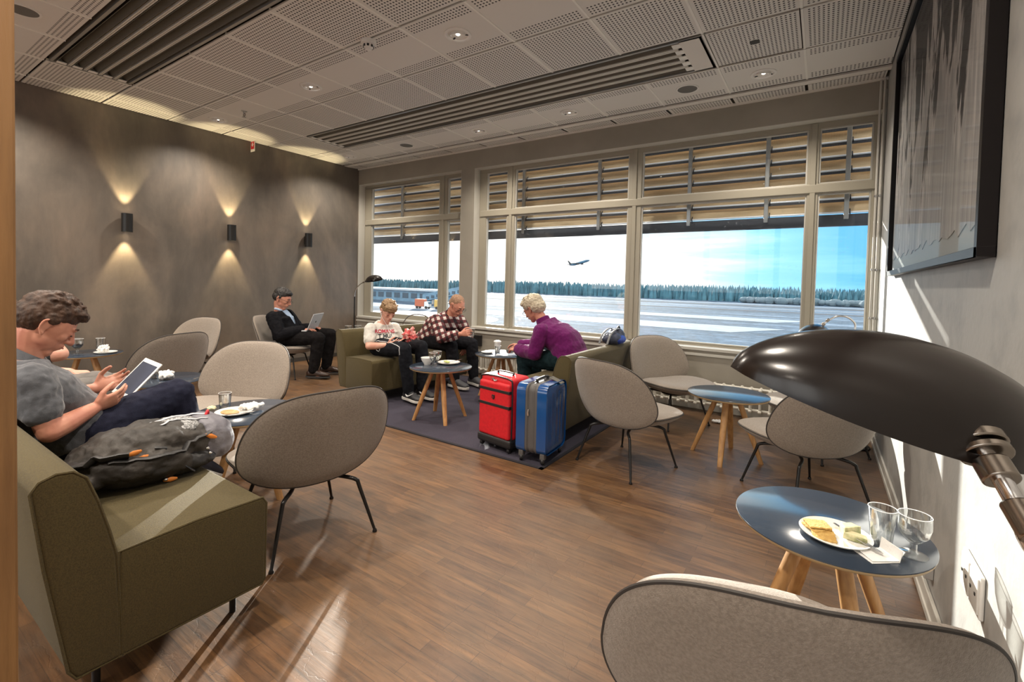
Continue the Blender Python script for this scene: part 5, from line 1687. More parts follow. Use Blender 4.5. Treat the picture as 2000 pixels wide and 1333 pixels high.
nk.add([(-0.055, -0.035, 0.001), (0.03, -0.035, 0.001), (0.03, 0.035, 0.001), (-0.055, 0.035, 0.001), (0.035, -0.038, 0.035), (0.032, 0.03, 0.042)], [(0, 1, 2, 3), (1, 4, 5, 2)])
nk.add([(-0.05, -0.03, 0.004), (0.028, -0.033, 0.004), (0.028, 0.034, 0.005), (-0.045, 0.034, 0.007), (0.05, -0.03, 0.028), (0.05, 0.034, 0.03)], [(0, 1, 2, 3), (1, 4, 5, 2)])
o = nk.build('napkin', M_NAPKIN, None, solid=0.0015, loc=(0.168, 1.722, TZ + 0.0008), rot=(0, 0, math.radians(38)))
tag(o, 'folded white paper napkin standing beside the tumbler on the nearest table', 'napkin')

# table behind the bag
plate(-2.745, 1.312, 'white plate holding a brown crust, on the table behind the bag', r=0.095)
o = MB().lathe([(0, 0), (0.05, 0), (0.052, 0.004), (0.045, 0.009), (0, 0.011)], n=28, sx=1.0, sy=0.72).build('bread_slice', mat('bread', (0.42, 0.24, 0.10), 0.9, col2=(0.55, 0.36, 0.18), scale=30, bump=0.4, bscale=120), None, smooth=True, loc=(-2.77, 1.30, TZ + 0.0038), rot=(0, 0, 0.4))
tag(o, 'thin brown slice of bread on the plate behind the bag', 'bread')
crumple('napkin', -2.735, 1.405, TZ + 0.004, 'crumpled white napkin lying half on the plate behind the bag', (0.085, 0.04, 0.032), 4, rz=1.0)
crumple('napkin', -2.905, 1.262, TZ + 0.001, 'small yellowish napkin by the reader knee on the table behind the bag', (0.035, 0.03, 0.014), 6, material=mat('napkin_yellow', (0.66, 0.62, 0.40), 0.85))
tumbler(-2.90, 1.335, 'clear tumbler by the reader knee, left of the plate behind the bag', 0.028, 0.034, 0.09)
knife((-2.685, 1.235), 75, 'steel knife resting on the rim of the plate behind the bag', TZ + 0.017, 0.02, l=0.15)

# dark table behind the tablet
crumple('napkin', -4.00, 1.44, TZ + 0.001, 'crumpled white napkin on the dark table right of the tablet', (0.075, 0.05, 0.04), 9)
tumbler(-4.11, 1.40, 'clear tumbler standing just above the tablet corner', 0.028, 0.036, 0.10)
# table by the plaster wall
plate(-5.735, 1.565, 'white plate with a napkin on the table by the plaster wall', r=0.09)
crumple('napkin', -5.745, 1.555, TZ + 0.004, 'white napkin heaped on the plate by the plaster wall', (0.055, 0.045, 0.05), 12)
goblet(-5.90, 1.40, 'stemmed glass of dark drink on the table by the plaster wall', 1.2, mat('dark_drink', (0.03, 0.008, 0.006), 0.2))
tumbler(-5.86, 1.56, 'tall clear tumbler behind the plate by the plaster wall', 0.03, 0.036, 0.135)
# table of the boy
bowl(-3.015, 3.125, 'white china bowl on the table in front of the boy', 0.058, 0.062)
goblet(-2.93, 3.115, 'front stemmed glass of the pair beside the white bowl', 1.0)
goblet(-2.965, 3.205, 'rear stemmed glass of the pair beside the white bowl', 1.0)
plate(-2.885, 3.275, 'white plate with leftovers and fork in front of the boy', r=0.105)
crumple('leftover_food', -2.90, 3.265, TZ + 0.011, 'pale green leftovers on the plate in front of the boy', (0.04, 0.03, 0.012), 15, material=mat('leftovers', (0.55, 0.55, 0.25), 0.8, col2=(0.35, 0.42, 0.12), scale=60), cat='food')
o = knife((-2.875, 3.255), 60, 'steel fork propped on the plate in front of the boy', TZ + 0.018, -0.18, l=0.14); o.name = 'fork'
# table by the window (reading woman)
plate(-3.00, 4.03, 'white saucer plate at the left edge of the reading table', r=0.07)
tumbler(-2.935, 4.13, 'clear tumbler beside the white paper cup on the reading table', 0.028, 0.034, 0.075)
o = MB().lathe([(0, 0), (0.026, 0), (0.036, 0.105), (0.039, 0.108), (0.039, 0.116), (0.030, 0.12), (0, 0.121)], n=32).build('paper_cup', mat('paper_cup_white', (0.72, 0.70, 0.66), 0.6), None, smooth=True, loc=(-2.985, 4.19, TZ + 0.006))
tag(o, 'white lidded paper cup on the reading table by the window', 'cup')
MB().lathe([(0.0, 0.122), (0.031, 0.121), (0.041, 0.115), (0.041, 0.105), (0.037, 0.104)], n=32, cap=False).build('lid', mat('cup_lid', (0.80, 0.78, 0.74), 0.4), o, smooth=True)
mg = MB()
for k, (dx, az) in enumerate([(0.0, 0.0), (0.012, 0.12)]):
    R_ = Matrix.Rotation(az, 3, 'Z')
    mg.obox((dx, 0, 0.003 + 0.004 * k), (0.105, 0.075, 0.0015), R_)
o = mg.build('magazine', mat('magazine_page', (0.55, 0.57, 0.60), 0.4, col2=(0.22, 0.30, 0.42), scale=14, lo=0.5, hi=0.55), None, bevel=0.0008, loc=(-2.77, 4.05, TZ + 0.006), rot=(0, 0, 0.5))
tag(o, 'open magazine under the hands of the woman in purple', 'magazine')
nb = MB(); nb.obox((0, 0, 0.003), (0.075, 0.055, 0.003))
o = nb.build('notepad', mat('paper_white', (0.76, 0.75, 0.72), 0.8), None, bevel=0.001, loc=(-2.70, 4.23, TZ + 0.006), rot=(0, 0, -0.3))
tag(o, 'white paper pad at the right side of the reading table', 'paper')
# table behind the boy's sofa
for (x, y, lb) in ((-5.35, 4.02, 'left stemmed glass behind the boy sofa near the laptop man'), (-5.29, 4.13, 'right stemmed glass behind the boy sofa near the laptop man')):
    goblet(x, y, lb, 1.15)
bx = MB().box(-0.06, 0.06, -0.022, 0.022, 0, 0.145)
o = bx.build('loudspeaker_box', M_BLACK, None, bevel=0.003, loc=(-3.875, 4.977, 0.375))
tag(o, 'small black box on the wall below the sill beside the glass hand', 'wall box')
crumple('paper_scrap', -0.765, 4.59, 0.0, 'white paper scrap on the floor under the blue-lit table', (0.05, 0.06, 0.018), 21, cat='paper')

# ------------------------------------------------------------------ electronics in hands and on laps
t = thing('tablet', 'white tablet held in the reader hands', 'tablet', (-2.745, 0.868, 0.742))
tu = (V((0, 0.112, 0.122))).normalized()          # long side, bottom to top
tn = V((0.24, -0.68, 0.66)); tn = (tn - tu * tn.dot(tu)).normalized()
tw = tu.cross(tn)
RT = Matrix((tw, tu, tn)).transposed()
t.rotation_euler = RT.to_euler()
MB().box(-0.067, 0.067, -0.1, 0.1, -0.0035, 0.0035).build('case', mat('tablet_white', (0.78, 0.77, 0.74), 0.3), t, bevel=0.003)
MB().box(-0.058, 0.058, -0.080, 0.080, 0.0030, 0.0042).build('screen', mat('tablet_screen', (0.03, 0.038, 0.07), 0.4, spec=0.2), t)
MB().lathe([(0, 0.0034), (0.005, 0.0034), (0.0055, 0.0044), (0, 0.0042)], n=16).build('home_button', mat('button_grey', (0.5, 0.5, 0.5), 0.4), t, loc=(0, -0.09, 0))

LFW, LRT = V((0.82, 0.57, 0)).normalized(), V((0.57, -0.82, 0)).normalized()
t = thing('laptop', 'silver laptop open on the knees of the man in black', 'laptop', V((-5.335, 3.47, 0.585)))
RL_ = Matrix((LRT, LFW, V((0, 0, 1)))).transposed()
t.rotation_euler = RL_.to_euler()
MB().box(-0.16, 0.16, -0.22, 0.0, 0.0, 0.013).build('keyboard_base', mat('laptop_silver', (0.62, 0.64, 0.67), 0.35, metal=0.4), t, bevel=0.003)
ky = MB()
for i in range(12):
    for j in range(5):
        ky.box(-0.14 + i * 0.0235, -0.14 + i * 0.0235 + 0.02, -0.02 - j * 0.022 - 0.018, -0.02 - j * 0.022, 0.0125, 0.0145)
ky.build('keys', mat('key_dark', (0.05, 0.05, 0.055), 0.5), t)
ld = MB().box(-0.16, 0.16, -0.004, 0.004, 0.0, 0.215).build('lid', MATS['laptop_silver'], t, bevel=0.003)
ld.location = (0, 0.004, 0.012); ld.rotation_euler = (math.radians(-22), 0, 0)
MB().box(-0.15, 0.15, -0.0052, -0.0035, 0.01, 0.205).build('screen', mat('laptop_screen', (0.10, 0.14, 0.20), 0.15), ld)
lg_ = MB(); lg_.tube([(0.0115 * math.cos(a), 0.0046, 0.105 + 0.0115 * math.sin(a)) for a in [2 * PI * q / 20 for q in range(20)]], 0.002, 6, closed=True)
lg_.tube([(-0.003, 0.0046, 0.115), (0.002, 0.0046, 0.095)], 0.0018, 6); lg_.tube([(0.003, 0.0046, 0.110), (0.006, 0.0046, 0.096)], 0.0018, 6)
lg_.build('maker_mark', M_BLACK, ld, smooth=True)

t = thing('smartphone', 'dark phone held by the boy in both hands', 'phone', (-3.555, 3.335, 0.615))
pu = V((0.85, -0.15, 0.45)).normalized(); pn2 = V((-0.5, 0.1, 0.85)); pn2 = (pn2 - pu * pn2.dot(pu)).normalized()
t.rotation_euler = Matrix((pu.cross(pn2), pu, pn2)).transposed().to_euler()
MB().box(-0.036, 0.036, -0.07, 0.07, -0.004, 0.004).build('body', M_BLACK, t, bevel=0.003)
MB().box(-0.033, 0.033, -0.064, 0.064, 0.0036, 0.0048).build('screen', mat('phone_screen', (0.05, 0.055, 0.07), 0.1), t)
crumple('plush_toy', -3.475, 3.365, 0.60, 'crumpled pink and red soft toy on the boy knees by the phone', (0.062, 0.05, 0.115), 31, material=mat('toy_pink', (0.58, 0.09, 0.09), 0.85, col2=(0.72, 0.34, 0.30), scale=22, lo=0.45, hi=0.55), cat='toy')

tumbler(-3.258, 4.075, 'glass raised in the right hand of the man in plaid', 0.026, 0.035, 0.085, z=0.635)

# ------------------------------------------------------------------ grey rucksack lying on the front sofa
M_BAGG = mat('bag_grey_brown', (0.044, 0.038, 0.032), 0.6, spec=0.3, col2=(0.024, 0.021, 0.019), scale=9, bump=0.25, bscale=60)
M_BAGL = mat('bag_light_grey', (0.17, 0.165, 0.185), 0.65, col2=(0.12, 0.115, 0.135), scale=12, bump=0.25, bscale=60)
M_BAGK = mat('bag_black', (0.013, 0.012, 0.012), 0.5, bump=0.2, bscale=70)
M_ORANGE = mat('orange_tab', (0.62, 0.20, 0.03), 0.5)
t = thing('rucksack', 'large grey rucksack with orange tabs lying on the front sofa', 'bag', (-2.27, 0.685, 0.437))
t.scale = (0.95, 0.84, 0.84)
m = MB()
secs = [(-0.20, 0.16, 0.030, 0.06), (-0.14, 0.17, 0.085, 0.10), (-0.02, 0.175, 0.112, 0.118), (0.12, 0.165, 0.118, 0.122), (0.24, 0.15, 0.112, 0.118), (0.30, 0.135, 0.105, 0.110)]
m.rings([ring(V((0, y, z)), V((1, 0, 0)), V((0, 0, 1)), hw, hh_, 26, 0.75) for y, hw, hh_, z in secs])
m.tube([(0.13, -0.10, 0.09), (0.155, 0.02, 0.10), (0.14, 0.16, 0.085)], [0.05, 0.07, 0.055], 14, k=4, round_ends=True)
m.build('main_body', M_BAGG, t, remesh=0.009, relax=4, disp=0.050, dscale=0.075)
m = MB()
secs = [(0.275, 0.138, 0.112, 0.116), (0.32, 0.142, 0.116, 0.118), (0.385, 0.130, 0.110, 0.113), (0.425, 0.095, 0.080, 0.10), (0.437, 0.05, 0.04, 0.09)]
m.rings([ring(V((0, y, z)), V((1, 0, 0)), V((0, 0, 1)), hw, hh_, 26, 0.75) for y, hw, hh_, z in secs])
m.build('lid_pocket', M_BAGL, t, remesh=0.009, relax=4, disp=0.022, dscale=0.05)
m = MB()
m.ell((0.13, 0.17, 0.055), (0.055, 0.15, 0.05)); m.ell((0.105, 0.04, 0.06), (0.092, 0.19, 0.062))
m.build('lower_pocket', M_BAGK, t, remesh=0.009, relax=4, disp=0.02, dscale=0.05)
m = MB()
m.ell((-0.01, 0.20, 0.20), (0.12, 0.11, 0.036))
m.build('mesh_panel', mat('bag_mesh', (0.33, 0.33, 0.33), 0.7, col2=(0.10, 0.10, 0.10), scale=130, lo=0.45, hi=0.55), t, remesh=0.009, relax=3, disp=0.015, dscale=0.03)
BAG_SURF = [BVHTree.FromPolygons([v.co.copy() for v in o_.data.vertices], [list(p.vertices) for p in o_.data.polygons]) for o_ in t.children]
def strap(pts, w=0.014, mt=None, nm='strap'):
    q_ = catmull(pts, 6)
    out_ = []
    for p in q_:
        best = None
        for bv in BAG_SURF:
            h = bv.find_nearest(p)
            if h[0] is not None and (best is None or h[3] < best[1]): best = (h[0] + h[1] * w * 0.3, h[3])
        out_.append(best[0])
    MB().tube(out_, w, 10, flat=(1, 0.4)).build(nm, mt or M_BAGK, t, smooth=True)
strap([(0.165, -0.12, 0.16), (0.19, 0.02, 0.135), (0.185, 0.16, 0.15), (0.15, 0.29, 0.19)])
strap([(-0.12, -0.19, 0.05), (0.02, -0.24, 0.18), (0.13, -0.18, 0.20), (0.17, -0.05, 0.165)], 0.03)
strap([(0.155, 0.05, 0.16), (0.185, 0.13, 0.09), (0.17, 0.20, 0.02)], 0.012)
strap([(-0.02, 0.10, 0.235), (-0.05, 0.22, 0.262), (0.0, 0.33, 0.24)], 0.008, mat('cord_silver', (0.45, 0.45, 0.47), 0.5), 'bungee_cord')
strap([(0.06, 0.10, 0.225), (0.02, 0.21, 0.25), (0.07, 0.31, 0.235)], 0.006, MATS['cord_silver'], 'bungee_cord')
for (p, d_) in (((0.172, -0.035, 0.172), (0.2, 1, 0.25)), ((0.178, 0.0, 0.145), (0.2, 1, 0.1)), ((0.150, 0.285, 0.160), (0.3, 1, -0.5)), ((0.178, 0.10, 0.012), (0.1, 1, -0.1))):
    q = V(p); d_ = V(d_).normalized()
    MB().tube([q - d_ * 0.022, q, q + d_ * 0.022], [0.006, 0.012, 0.007], 10, k=3, flat=(0.5, 1), round_ends=True).build('zip_tab', M_ORANGE, t, smooth=True)
for (p) in ((0.168, 0.262, 0.11), (0.172, 0.272, 0.085), (0.185, 0.08, 0.02)):
    MB().ell(p, (0.006, 0.009, 0.007)).build('buckle', M_CHROME, t, smooth=True)
MB().tube([(0.02, 0.325, 0.232), (0.015, 0.335, 0.250), (0.0, 0.345, 0.232)], 0.007, 8, k=3).build('red_loop', mat('red_loop', (0.55, 0.02, 0.03), 0.6), t, smooth=True)

# ------------------------------------------------------------------ blue rucksack on the sofa back
t = thing('backpack', 'small blue and grey backpack lying on top of the sofa back', 'bag', (-1.60, 4.03, 0.702))
m = MB()
m.ell((0.0, 0.05, 0.055), (0.085, 0.17, 0.062)); m.ell((0.0, 0.13, 0.075), (0.08, 0.09, 0.068))
m.build('main_body', mat('backpack_navy', (0.035, 0.045, 0.085), 0.6, col2=(0.022, 0.028, 0.055), scale=15), t, remesh=0.008, relax=3, disp=0.022, dscale=0.04)
m = MB(); m.ell((0.055, 0.08, 0.045), (0.045, 0.11, 0.042))
m.build('front_pocket', mat('backpack_blue', (0.012, 0.045, 0.33), 0.5), t, remesh=0.008, relax=3, disp=0.01, dscale=0.03)
for dx in (-0.045, 0.03):
    MB().tube([(dx, -0.16, 0.02), (dx, -0.10, 0.09), (dx, 0.02, 0.135), (dx, 0.13, 0.135)], 0.010, 10, k=5, flat=(1, 0.4)).build('strap', mat('strap_grey', (0.13, 0.135, 0.14), 0.6), t, smooth=True)
MB().tube([(0.0, 0.15, 0.135), (0.0, 0.19, 0.155), (0.0, 0.22, 0.12)], 0.007, 8, k=3).build('handle', M_BAGK, t, smooth=True)

# ------------------------------------------------------------------ red suitcase
M_RED = mat('suitcase_red', (0.60, 0.008, 0.016), 0.55, col2=(0.50, 0.006, 0.012), scale=40, bump=0.15, bscale=220)
M_SCB = mat('suitcase_black', (0.012, 0.011, 0.012), 0.5)
t = thing('red_suitcase', 'upright red fabric suitcase with black bands on the rug', 'suitcase', (-1.978, 2.895, 0.008), math.radians(-9))
m = MB().box(-0.168, 0.168, -0.105, 0.105, 0.085, 0.545)
m.build('body', M_RED, t, bevel=0.035, bseg=5)
m = MB().box(-0.158, 0.158, -0.128, -0.08, 0.095, 0.505)
fp = m.build('front_panel', M_RED, t, bevel=0.022, bseg=4)
m = MB().box(-0.172, 0.172, -0.128, 0.112, 0.035, 0.10); m.build('base_guard', M_SCB, t, bevel=0.02, bseg=3)
for z in (0.445, 0.335):
    MB().box(-0.1605, 0.1605, -0.1305, -0.10, z - 0.011, z + 0.011).build('black_band', M_SCB, t, bevel=0.003)
sd_ = MB()
for sx in (-1, 1):
    sd_.tube([(sx * 0.163, -0.10, 0.10), (sx * 0.163, -0.10, 0.48), (sx * 0.135, -0.10, 0.535), (0, -0.10, 0.545)], 0.0055, 8, k=5)
sd_.build('zip', M_SCB, t, smooth=True)
em = MB(); em.prism([(-0.014, 0.017), (0.014, 0.017), (0.014, -0.006), (0, -0.018), (-0.014, -0.006)], lambda a, b: (a, -0.1335, 0.392 + b), lambda a, b: (a, -0.126, 0.392 + b))
eo = em.build('emblem', M_SCB, t, bevel=0.002)
cr = MB(); cr.box(-0.0018, 0.0018, -0.1345, -0.1330, 0.384, 0.401); cr.box(-0.006, 0.006, -0.1345, -0.1330, 0.391, 0.3945)
cr.build('cross_mark', mat('emblem_red', (0.35, 0.02, 0.03), 0.4), eo)
MB().tube([(-0.075, 0.0, 0.545), (-0.07, 0.0, 0.562), (0.07, 0.0, 0.562), (0.075, 0.0, 0.545)], 0.010, 10, k=4, flat=(1, 0.6)).build('handle', M_SCB, t, smooth=True)
MB().tube([(-0.04, -0.11, 0.515), (-0.015, -0.118, 0.525), (0.0, -0.118, 0.512), (0.02, -0.112, 0.52)], 0.006, 8, k=3).build('zip_puller', M_CHROME, t, smooth=True)
for sx in (-1, 1):
    for sy in (-1, 1):
        w_ = MB().lathe([(0, -0.012), (0.016, -0.012), (0.020, -0.008), (0.020, 0.008), (0.016, 0.012), (0, 0.012)], n=18)
        wo = w_.build('wheel', M_SCB, t, smooth=True, loc=(sx * 0.14, -0.01 + sy * 0.085, 0.0205), rot=(0, PI / 2, 0))

# ------------------------------------------------------------------ blue hard-shell suitcase
M_BLUE = mat('suitcase_blue', (0.004, 0.060, 0.22), 0.17, coat=0.8)
M_SCG = mat('suitcase_grey_zip', (0.085, 0.078, 0.075), 0.5)
t = thing('blue_suitcase', 'glossy blue hard-shell suitcase beside the red one on the rug', 'suitcase', (-1.648, 2.88, 0.008), math.radians(4))
def shell(x0, x1, side):
    m = MB()
    n = 14
    R_ = []
    # rounded box profile in y/z, ribbed along x by insetting
    def prof(k, ins):
        hy, z0, z1, r = 0.172 - ins, 0.06 + ins, 0.545 - ins, 0.055
        pts = []
        for (cy, cz, a0) in ((hy - r, z1 - r, 0), (-hy + r, z1 - r, PI / 2), (-hy + r, z0 + r, PI), (hy - r, z0 + r, 1.5 * PI)):
            for q in range(7):
                a = a0 + q * PI / 12
                pts.append(V((k, cy + r * math.cos(a), cz + r * math.sin(a))))
        return pts
    ks = [(x0, 0.0), (x0 + side * 0.012, 0.0), (x0 + side * 0.07, 0.002), (x1 - side * 0.028, 0.003), (x1 - side * 0.010, 0.012), (x1, 0.032)]
    m.rings([prof(a, b) for a, b in ks])
    return m
sh_r = shell(0.045, 0.118, 1).build('front_shell', M_BLUE, t, smooth=True, bevel=0)
sh_l = shell(-0.045, -0.118, -1).build('rear_shell', M_BLUE, t, smooth=True, bevel=0)
for o_, sgn in ((sh_r, 1), (sh_l, -1)):
    rb = MB()
    for yy in (-0.085, -0.03, 0.03, 0.085):
        rb.tube([(sgn * 0.1165, yy, 0.12), (sgn * 0.1185, yy, 0.3), (sgn * 0.1165, yy, 0.485)], 0.007, 8, k=3, flat=(1, 0.5))
    rb.build('rib', M_BLUE, o_, smooth=True)
m = MB()
def profy(k, ins=0.0):
    hy, z0, z1, r = 0.170 - ins, 0.062 + ins, 0.543 - ins, 0.052
    pts = []
    for (cy, cz, a0) in ((hy - r, z1 - r, 0), (-hy + r, z1 - r, PI / 2), (-hy + r, z0 + r, PI), (hy - r, z0 + r, 1.5 * PI)):
        for q in range(7):
            a = a0 + q * PI / 12
            pts.append(V((k, cy + r * math.cos(a), cz + r * math.sin(a))))
    return pts
m.rings([profy(-0.045), profy(-0.030, -0.003), profy(-0.022, 0.004), profy(-0.006, -0.002), profy(0.006, -0.002), profy(0.022, 0.004), profy(0.030, -0.003), profy(0.045)])
m.build('zip_gusset', M_SCG, t, smooth=True)
MB().tube([(-0.02, -0.172, 0.33), (-0.02, -0.178, 0.35), (-0.018, -0.176, 0.375)], 0.007, 8, k=3).build('zip_puller', M_CHROME, t, smooth=True)
MB().tube([(0.0, -0.08, 0.545), (0.0, -0.075, 0.566), (0.0, 0.075, 0.566), (0.0, 0.08, 0.545)], 0.011, 10, k=4, flat=(1, 0.7)).build('handle', M_SCB, t, smooth=True)
tg = MB(); tg.obox((0.085, 0.06, 0.548), (0.05, 0.03, 0.003), Matrix.Rotation(0.35, 3, 'Y'))
tg.build('luggage_tag', mat('tag_grey', (0.12, 0.115, 0.10), 0.5), t, bevel=0.002)
MB().tube([(0.0, 0.02, 0.566), (0.02, 0.04, 0.572), (0.05, 0.055, 0.562)], 0.004, 8, k=3).build('tag_strap', M_SCB, t, smooth=True)
for sx in (-1, 1):
    for sy in (-1, 1):
        fk = MB().box(sx * 0.082 - 0.018, sx * 0.082 + 0.018, sy * 0.135 - 0.02, sy * 0.135 + 0.02, 0.030, 0.075).build('wheel_fork', M_SCG, t, bevel=0.006)
        MB().lathe([(0, -0.012), (0.019, -0.012), (0.0235, -0.008), (0.0235, 0.008), (0.019, 0.012), (0, 0.012)], n=20).build('wheel', M_SCB, fk, smooth=True, loc=(sx * 0.082, sy * 0.142, 0.0238), rot=(0, PI / 2, 0.5))
# ------------------------------------------------------------------ the airfield beyond the windows
GZ = -8.0
def mat_field():
    m, nt, b = _nt('airfield_ground')
    tc = N(nt, 'ShaderNodeTexCoord')
    mp = N(nt, 'ShaderNodeMapping'); mp.inputs['Scale'].default_value = (0.012, 0.11, 1)
    L(nt, tc.outputs['Object'], mp.inputs['Vector'])
    n1 = N(nt, 'ShaderNodeTexNoise', i_Scale=1.0, i_Detail=8.0, i_Roughness=0.62)
    L(nt, mp.outputs['Vector'], n1.inputs['Vector'])
    rp = N(nt, 'ShaderNodeValToRGB'); e = rp.color_ramp.elements
    e[0].position = 0.36; e[0].color = (0.05, 0.075, 0.10, 1)
    e[1].position = 0.70; e[1].color = (0.20, 0.26, 0.33, 1)
    k = e.new(0.52); k.color = (0.075, 0.115, 0.165, 1)
    L(nt, n1.outputs['Fac'], rp.inputs['Fac'])
    n2 = N(nt, 'ShaderNodeTexNoise', i_Scale=0.35, i_Detail=7.0, i_Roughness=0.85)
    L(nt, tc.outputs['Object'], n2.inputs['Vector'])
    mr = N(nt, 'ShaderNodeMapRange'); mr.inputs['From Min'].default_value = 0.3; mr.inputs['From Max'].default_value = 0.7; mr.inputs['To Min'].default_value = 0.35; mr.inputs['To Max'].default_value = 1.6
    L(nt, n2.outputs['Fac'], mr.inputs['Value'])
    mx = N(nt, 'ShaderNodeMix', data_type='RGBA', blend_type='MULTIPLY'); mx.inputs[0].default_value = 1
    L(nt, rp.outputs['Color'], mx.inputs[6]); L(nt, mr.outputs['Result'], mx.inputs[7])
    L(nt, mx.outputs[2], b.inputs['Base Color'])
    b.inputs['Roughness'].default_value = 0.95
    b.inputs['Specular IOR Level'].default_value = 0.05
    return m
struct(MB().box(-1400, 1200, -900, 1500, GZ - 0.5, GZ).build('ground_airfield', mat_field()))
M_TAXI = mat('taxiway_concrete', (0.27, 0.31, 0.36), 0.9, spec=0.05, col2=(0.22, 0.26, 0.30), scale=0.4, detail=6)
M_RUN = mat('runway_asphalt', (0.075, 0.085, 0.10), 0.95, spec=0.05, col2=(0.05, 0.058, 0.07), scale=0.3, detail=6)
for k, (x0, x1, y0, y1, mm, sl) in enumerate([(-150, -15.5, 104, 121, M_TAXI, 0.0), (-190, -10.5, 143, 158, M_TAXI, 0.0), (-420, 60, 205, 213, M_RUN, 0), (-420, 60, 236, 240, M_TAXI, 0), (-420, 60, 262, 274, M_RUN, 0), (-420, 60, 290, 296, M_TAXI, 0)]):
    m = MB()
    m.add([(x0, y0, GZ + 0.02), (x1, y0, GZ + 0.02), (x1 + 9, y1, GZ + 0.02), (x0, y1, GZ + 0.02), (x0, y0, GZ + 0.06), (x1, y0, GZ + 0.06), (x1 + 9, y1, GZ + 0.06), (x0, y1, GZ + 0.06)], [(0, 3, 2, 1), (4, 5, 6, 7), (0, 1, 5, 4), (1, 2, 6, 5), (2, 3, 7, 6), (3, 0, 4, 7)])
    struct(m.build('pavement_strip', mm))
m = MB()
m.lathe([(0, 0.02), (24, 0.02), (24, 0.07), (0, 0.07)], c=(-86, 82, GZ), n=48, sx=1.0, sy=0.8)
struct(m.build('pavement_stand', mat('stand_concrete', (0.62, 0.64, 0.68), 0.7)))

# forest edge
rnd = random.Random(5)
M_TREE = mat('spruce_hazy', (0.022, 0.088, 0.125), 0.9, col2=(0.06, 0.17, 0.225), scale=0.12, detail=5)  # bluish distance haze is put into this tree colour
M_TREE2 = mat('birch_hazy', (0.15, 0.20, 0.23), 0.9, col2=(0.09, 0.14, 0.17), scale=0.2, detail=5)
m = MB()
def cone_tree(x, y, h, r):
    n = 6
    a0 = rnd.uniform(0, 6)
    z0 = GZ
    pr = [(r, z0), (r * 0.95, z0 + h * 0.2), (r * 0.62, z0 + h * 0.55), (r * 0.25, z0 + h * 0.85), (0.02, z0 + h)]
    m.rings([[(x + q * math.cos(a0 + 2 * PI * j / n), y + q * math.sin(a0 + 2 * PI * j / n), z) for j in range(n)] for q, z in pr], cap=False)
for row in range(4):
    x = -760.0
    while x < 260:
        hill = 1.6 * math.exp(-((x + 75) / 60) ** 2) + 0.8 * math.sin(x * 0.021)
        h = (8.9 + hill + row * 0.5) * rnd.uniform(0.9, 1.04)
        if rnd.random() < 0.04: h *= 1.07
        cone_tree(x + rnd.uniform(-1, 1), 338 + row * 9 + rnd.uniform(-3, 3) + 0.00012 * (x + 150) ** 2, h, rnd.uniform(1.1, 2.3))
        x += rnd.uniform(1.0, 1.9)
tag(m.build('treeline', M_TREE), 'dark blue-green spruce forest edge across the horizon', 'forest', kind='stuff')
m = MB()
x = -40.0
while x < 60:
    m.ell((x, 318 + rnd.uniform(-4, 4), GZ + 1.8), (rnd.uniform(2, 4), 2.5, rnd.uniform(1.6, 2.6)), nu=8, nv=6)
    x += rnd.uniform(2.0, 3.5)
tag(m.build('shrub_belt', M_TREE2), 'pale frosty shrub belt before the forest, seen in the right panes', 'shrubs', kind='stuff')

# airliner climbing out
M_AIR = mat('airliner_blue', (0.022, 0.085, 0.16), 0.35, col2=(0.05, 0.15, 0.24), scale=0.15)
M_AIRD = mat('airliner_dark', (0.03, 0.04, 0.05), 0.4)
t = thing('airliner', 'blue jet airliner climbing in the sky outside the middle window', 'airplane', (-308, 640, 32.5))
t.rotation_euler = (math.radians(4), math.radians(-12.5), math.radians(-12))
fu = MB()
fu.rings([[(x, r * math.cos(2 * PI * j / 18), z + r * math.sin(2 * PI * j / 18)) for j in range(18)] for x, r, z in ((-19, 0.25, 1.0), (-16, 1.0, 0.55), (-10, 1.8, 0.1), (0, 1.95, 0), (12, 1.95, 0), (16.5, 1.5, -0.15), (18.8, 0.75, -0.35), (19.6, 0.1, -0.5))])
fu.build('fuselage', M_AIR, t, smooth=True)
def airfoil(name, pts, th, mm):
    m = MB()
    m.prism(pts, lambda a, b: (a, b, 0), lambda a, b: (a, b, 0))
    return m
for sy in (-1, 1):
    m = MB()
    root, tipw = [(3.5, 1.2 * sy, -0.9), (-3.5, 1.2 * sy, -0.9)], [(-4.6, 16.5 * sy, 0.9), (-6.4, 16.5 * sy, 0.9)]
    lo = [root[0], root[1], tipw[1], tipw[0]]
    up_ = [(p[0], p[1], p[2] + (0.75 if i < 2 else 0.2)) for i, p in enumerate(lo)]
    m.add(lo + up_, [(0, 1, 2, 3), (4, 7, 6, 5), (0, 4, 5, 1), (1, 5, 6, 2), (2, 6, 7, 3), (3, 7, 4, 0)])
    wg = m.build('wing', M_AIRD, t, bevel=0.1)
    MB().tube([(2.8, 5.3 * sy, -1.9), (1.5, 5.3 * sy, -1.85), (-1.2, 5.3 * sy, -1.7)], [1.0, 1.1, 0.7], 14).build('engine', M_AIRD, wg, smooth=True)
    m = MB()
    lo = [(-15.2, 0.6 * sy, 0.9), (-17.8, 0.6 * sy, 0.9), (-18.9, 6.6 * sy, 1.5), (-17.6, 6.6 * sy, 1.5)]
    m.add(lo + [(a, b, c_ + 0.25) for a, b, c_ in lo], [(0, 1, 2, 3), (4, 7, 6, 5), (0, 4, 5, 1), (1, 5, 6, 2), (2, 6, 7, 3), (3, 7, 4, 0)])
    m.build('tailplane', M_AIRD, t)
m = MB()
m.prism([(-12.5, 1.5), (-15.2, 3.0), (-19.3, 8.4), (-20.8, 8.4), (-18.6, 1.2)], lambda a, b: (a, -0.18, b), lambda a, b: (a, 0.18, b))
m.build('tail_fin', M_AIRD, t)

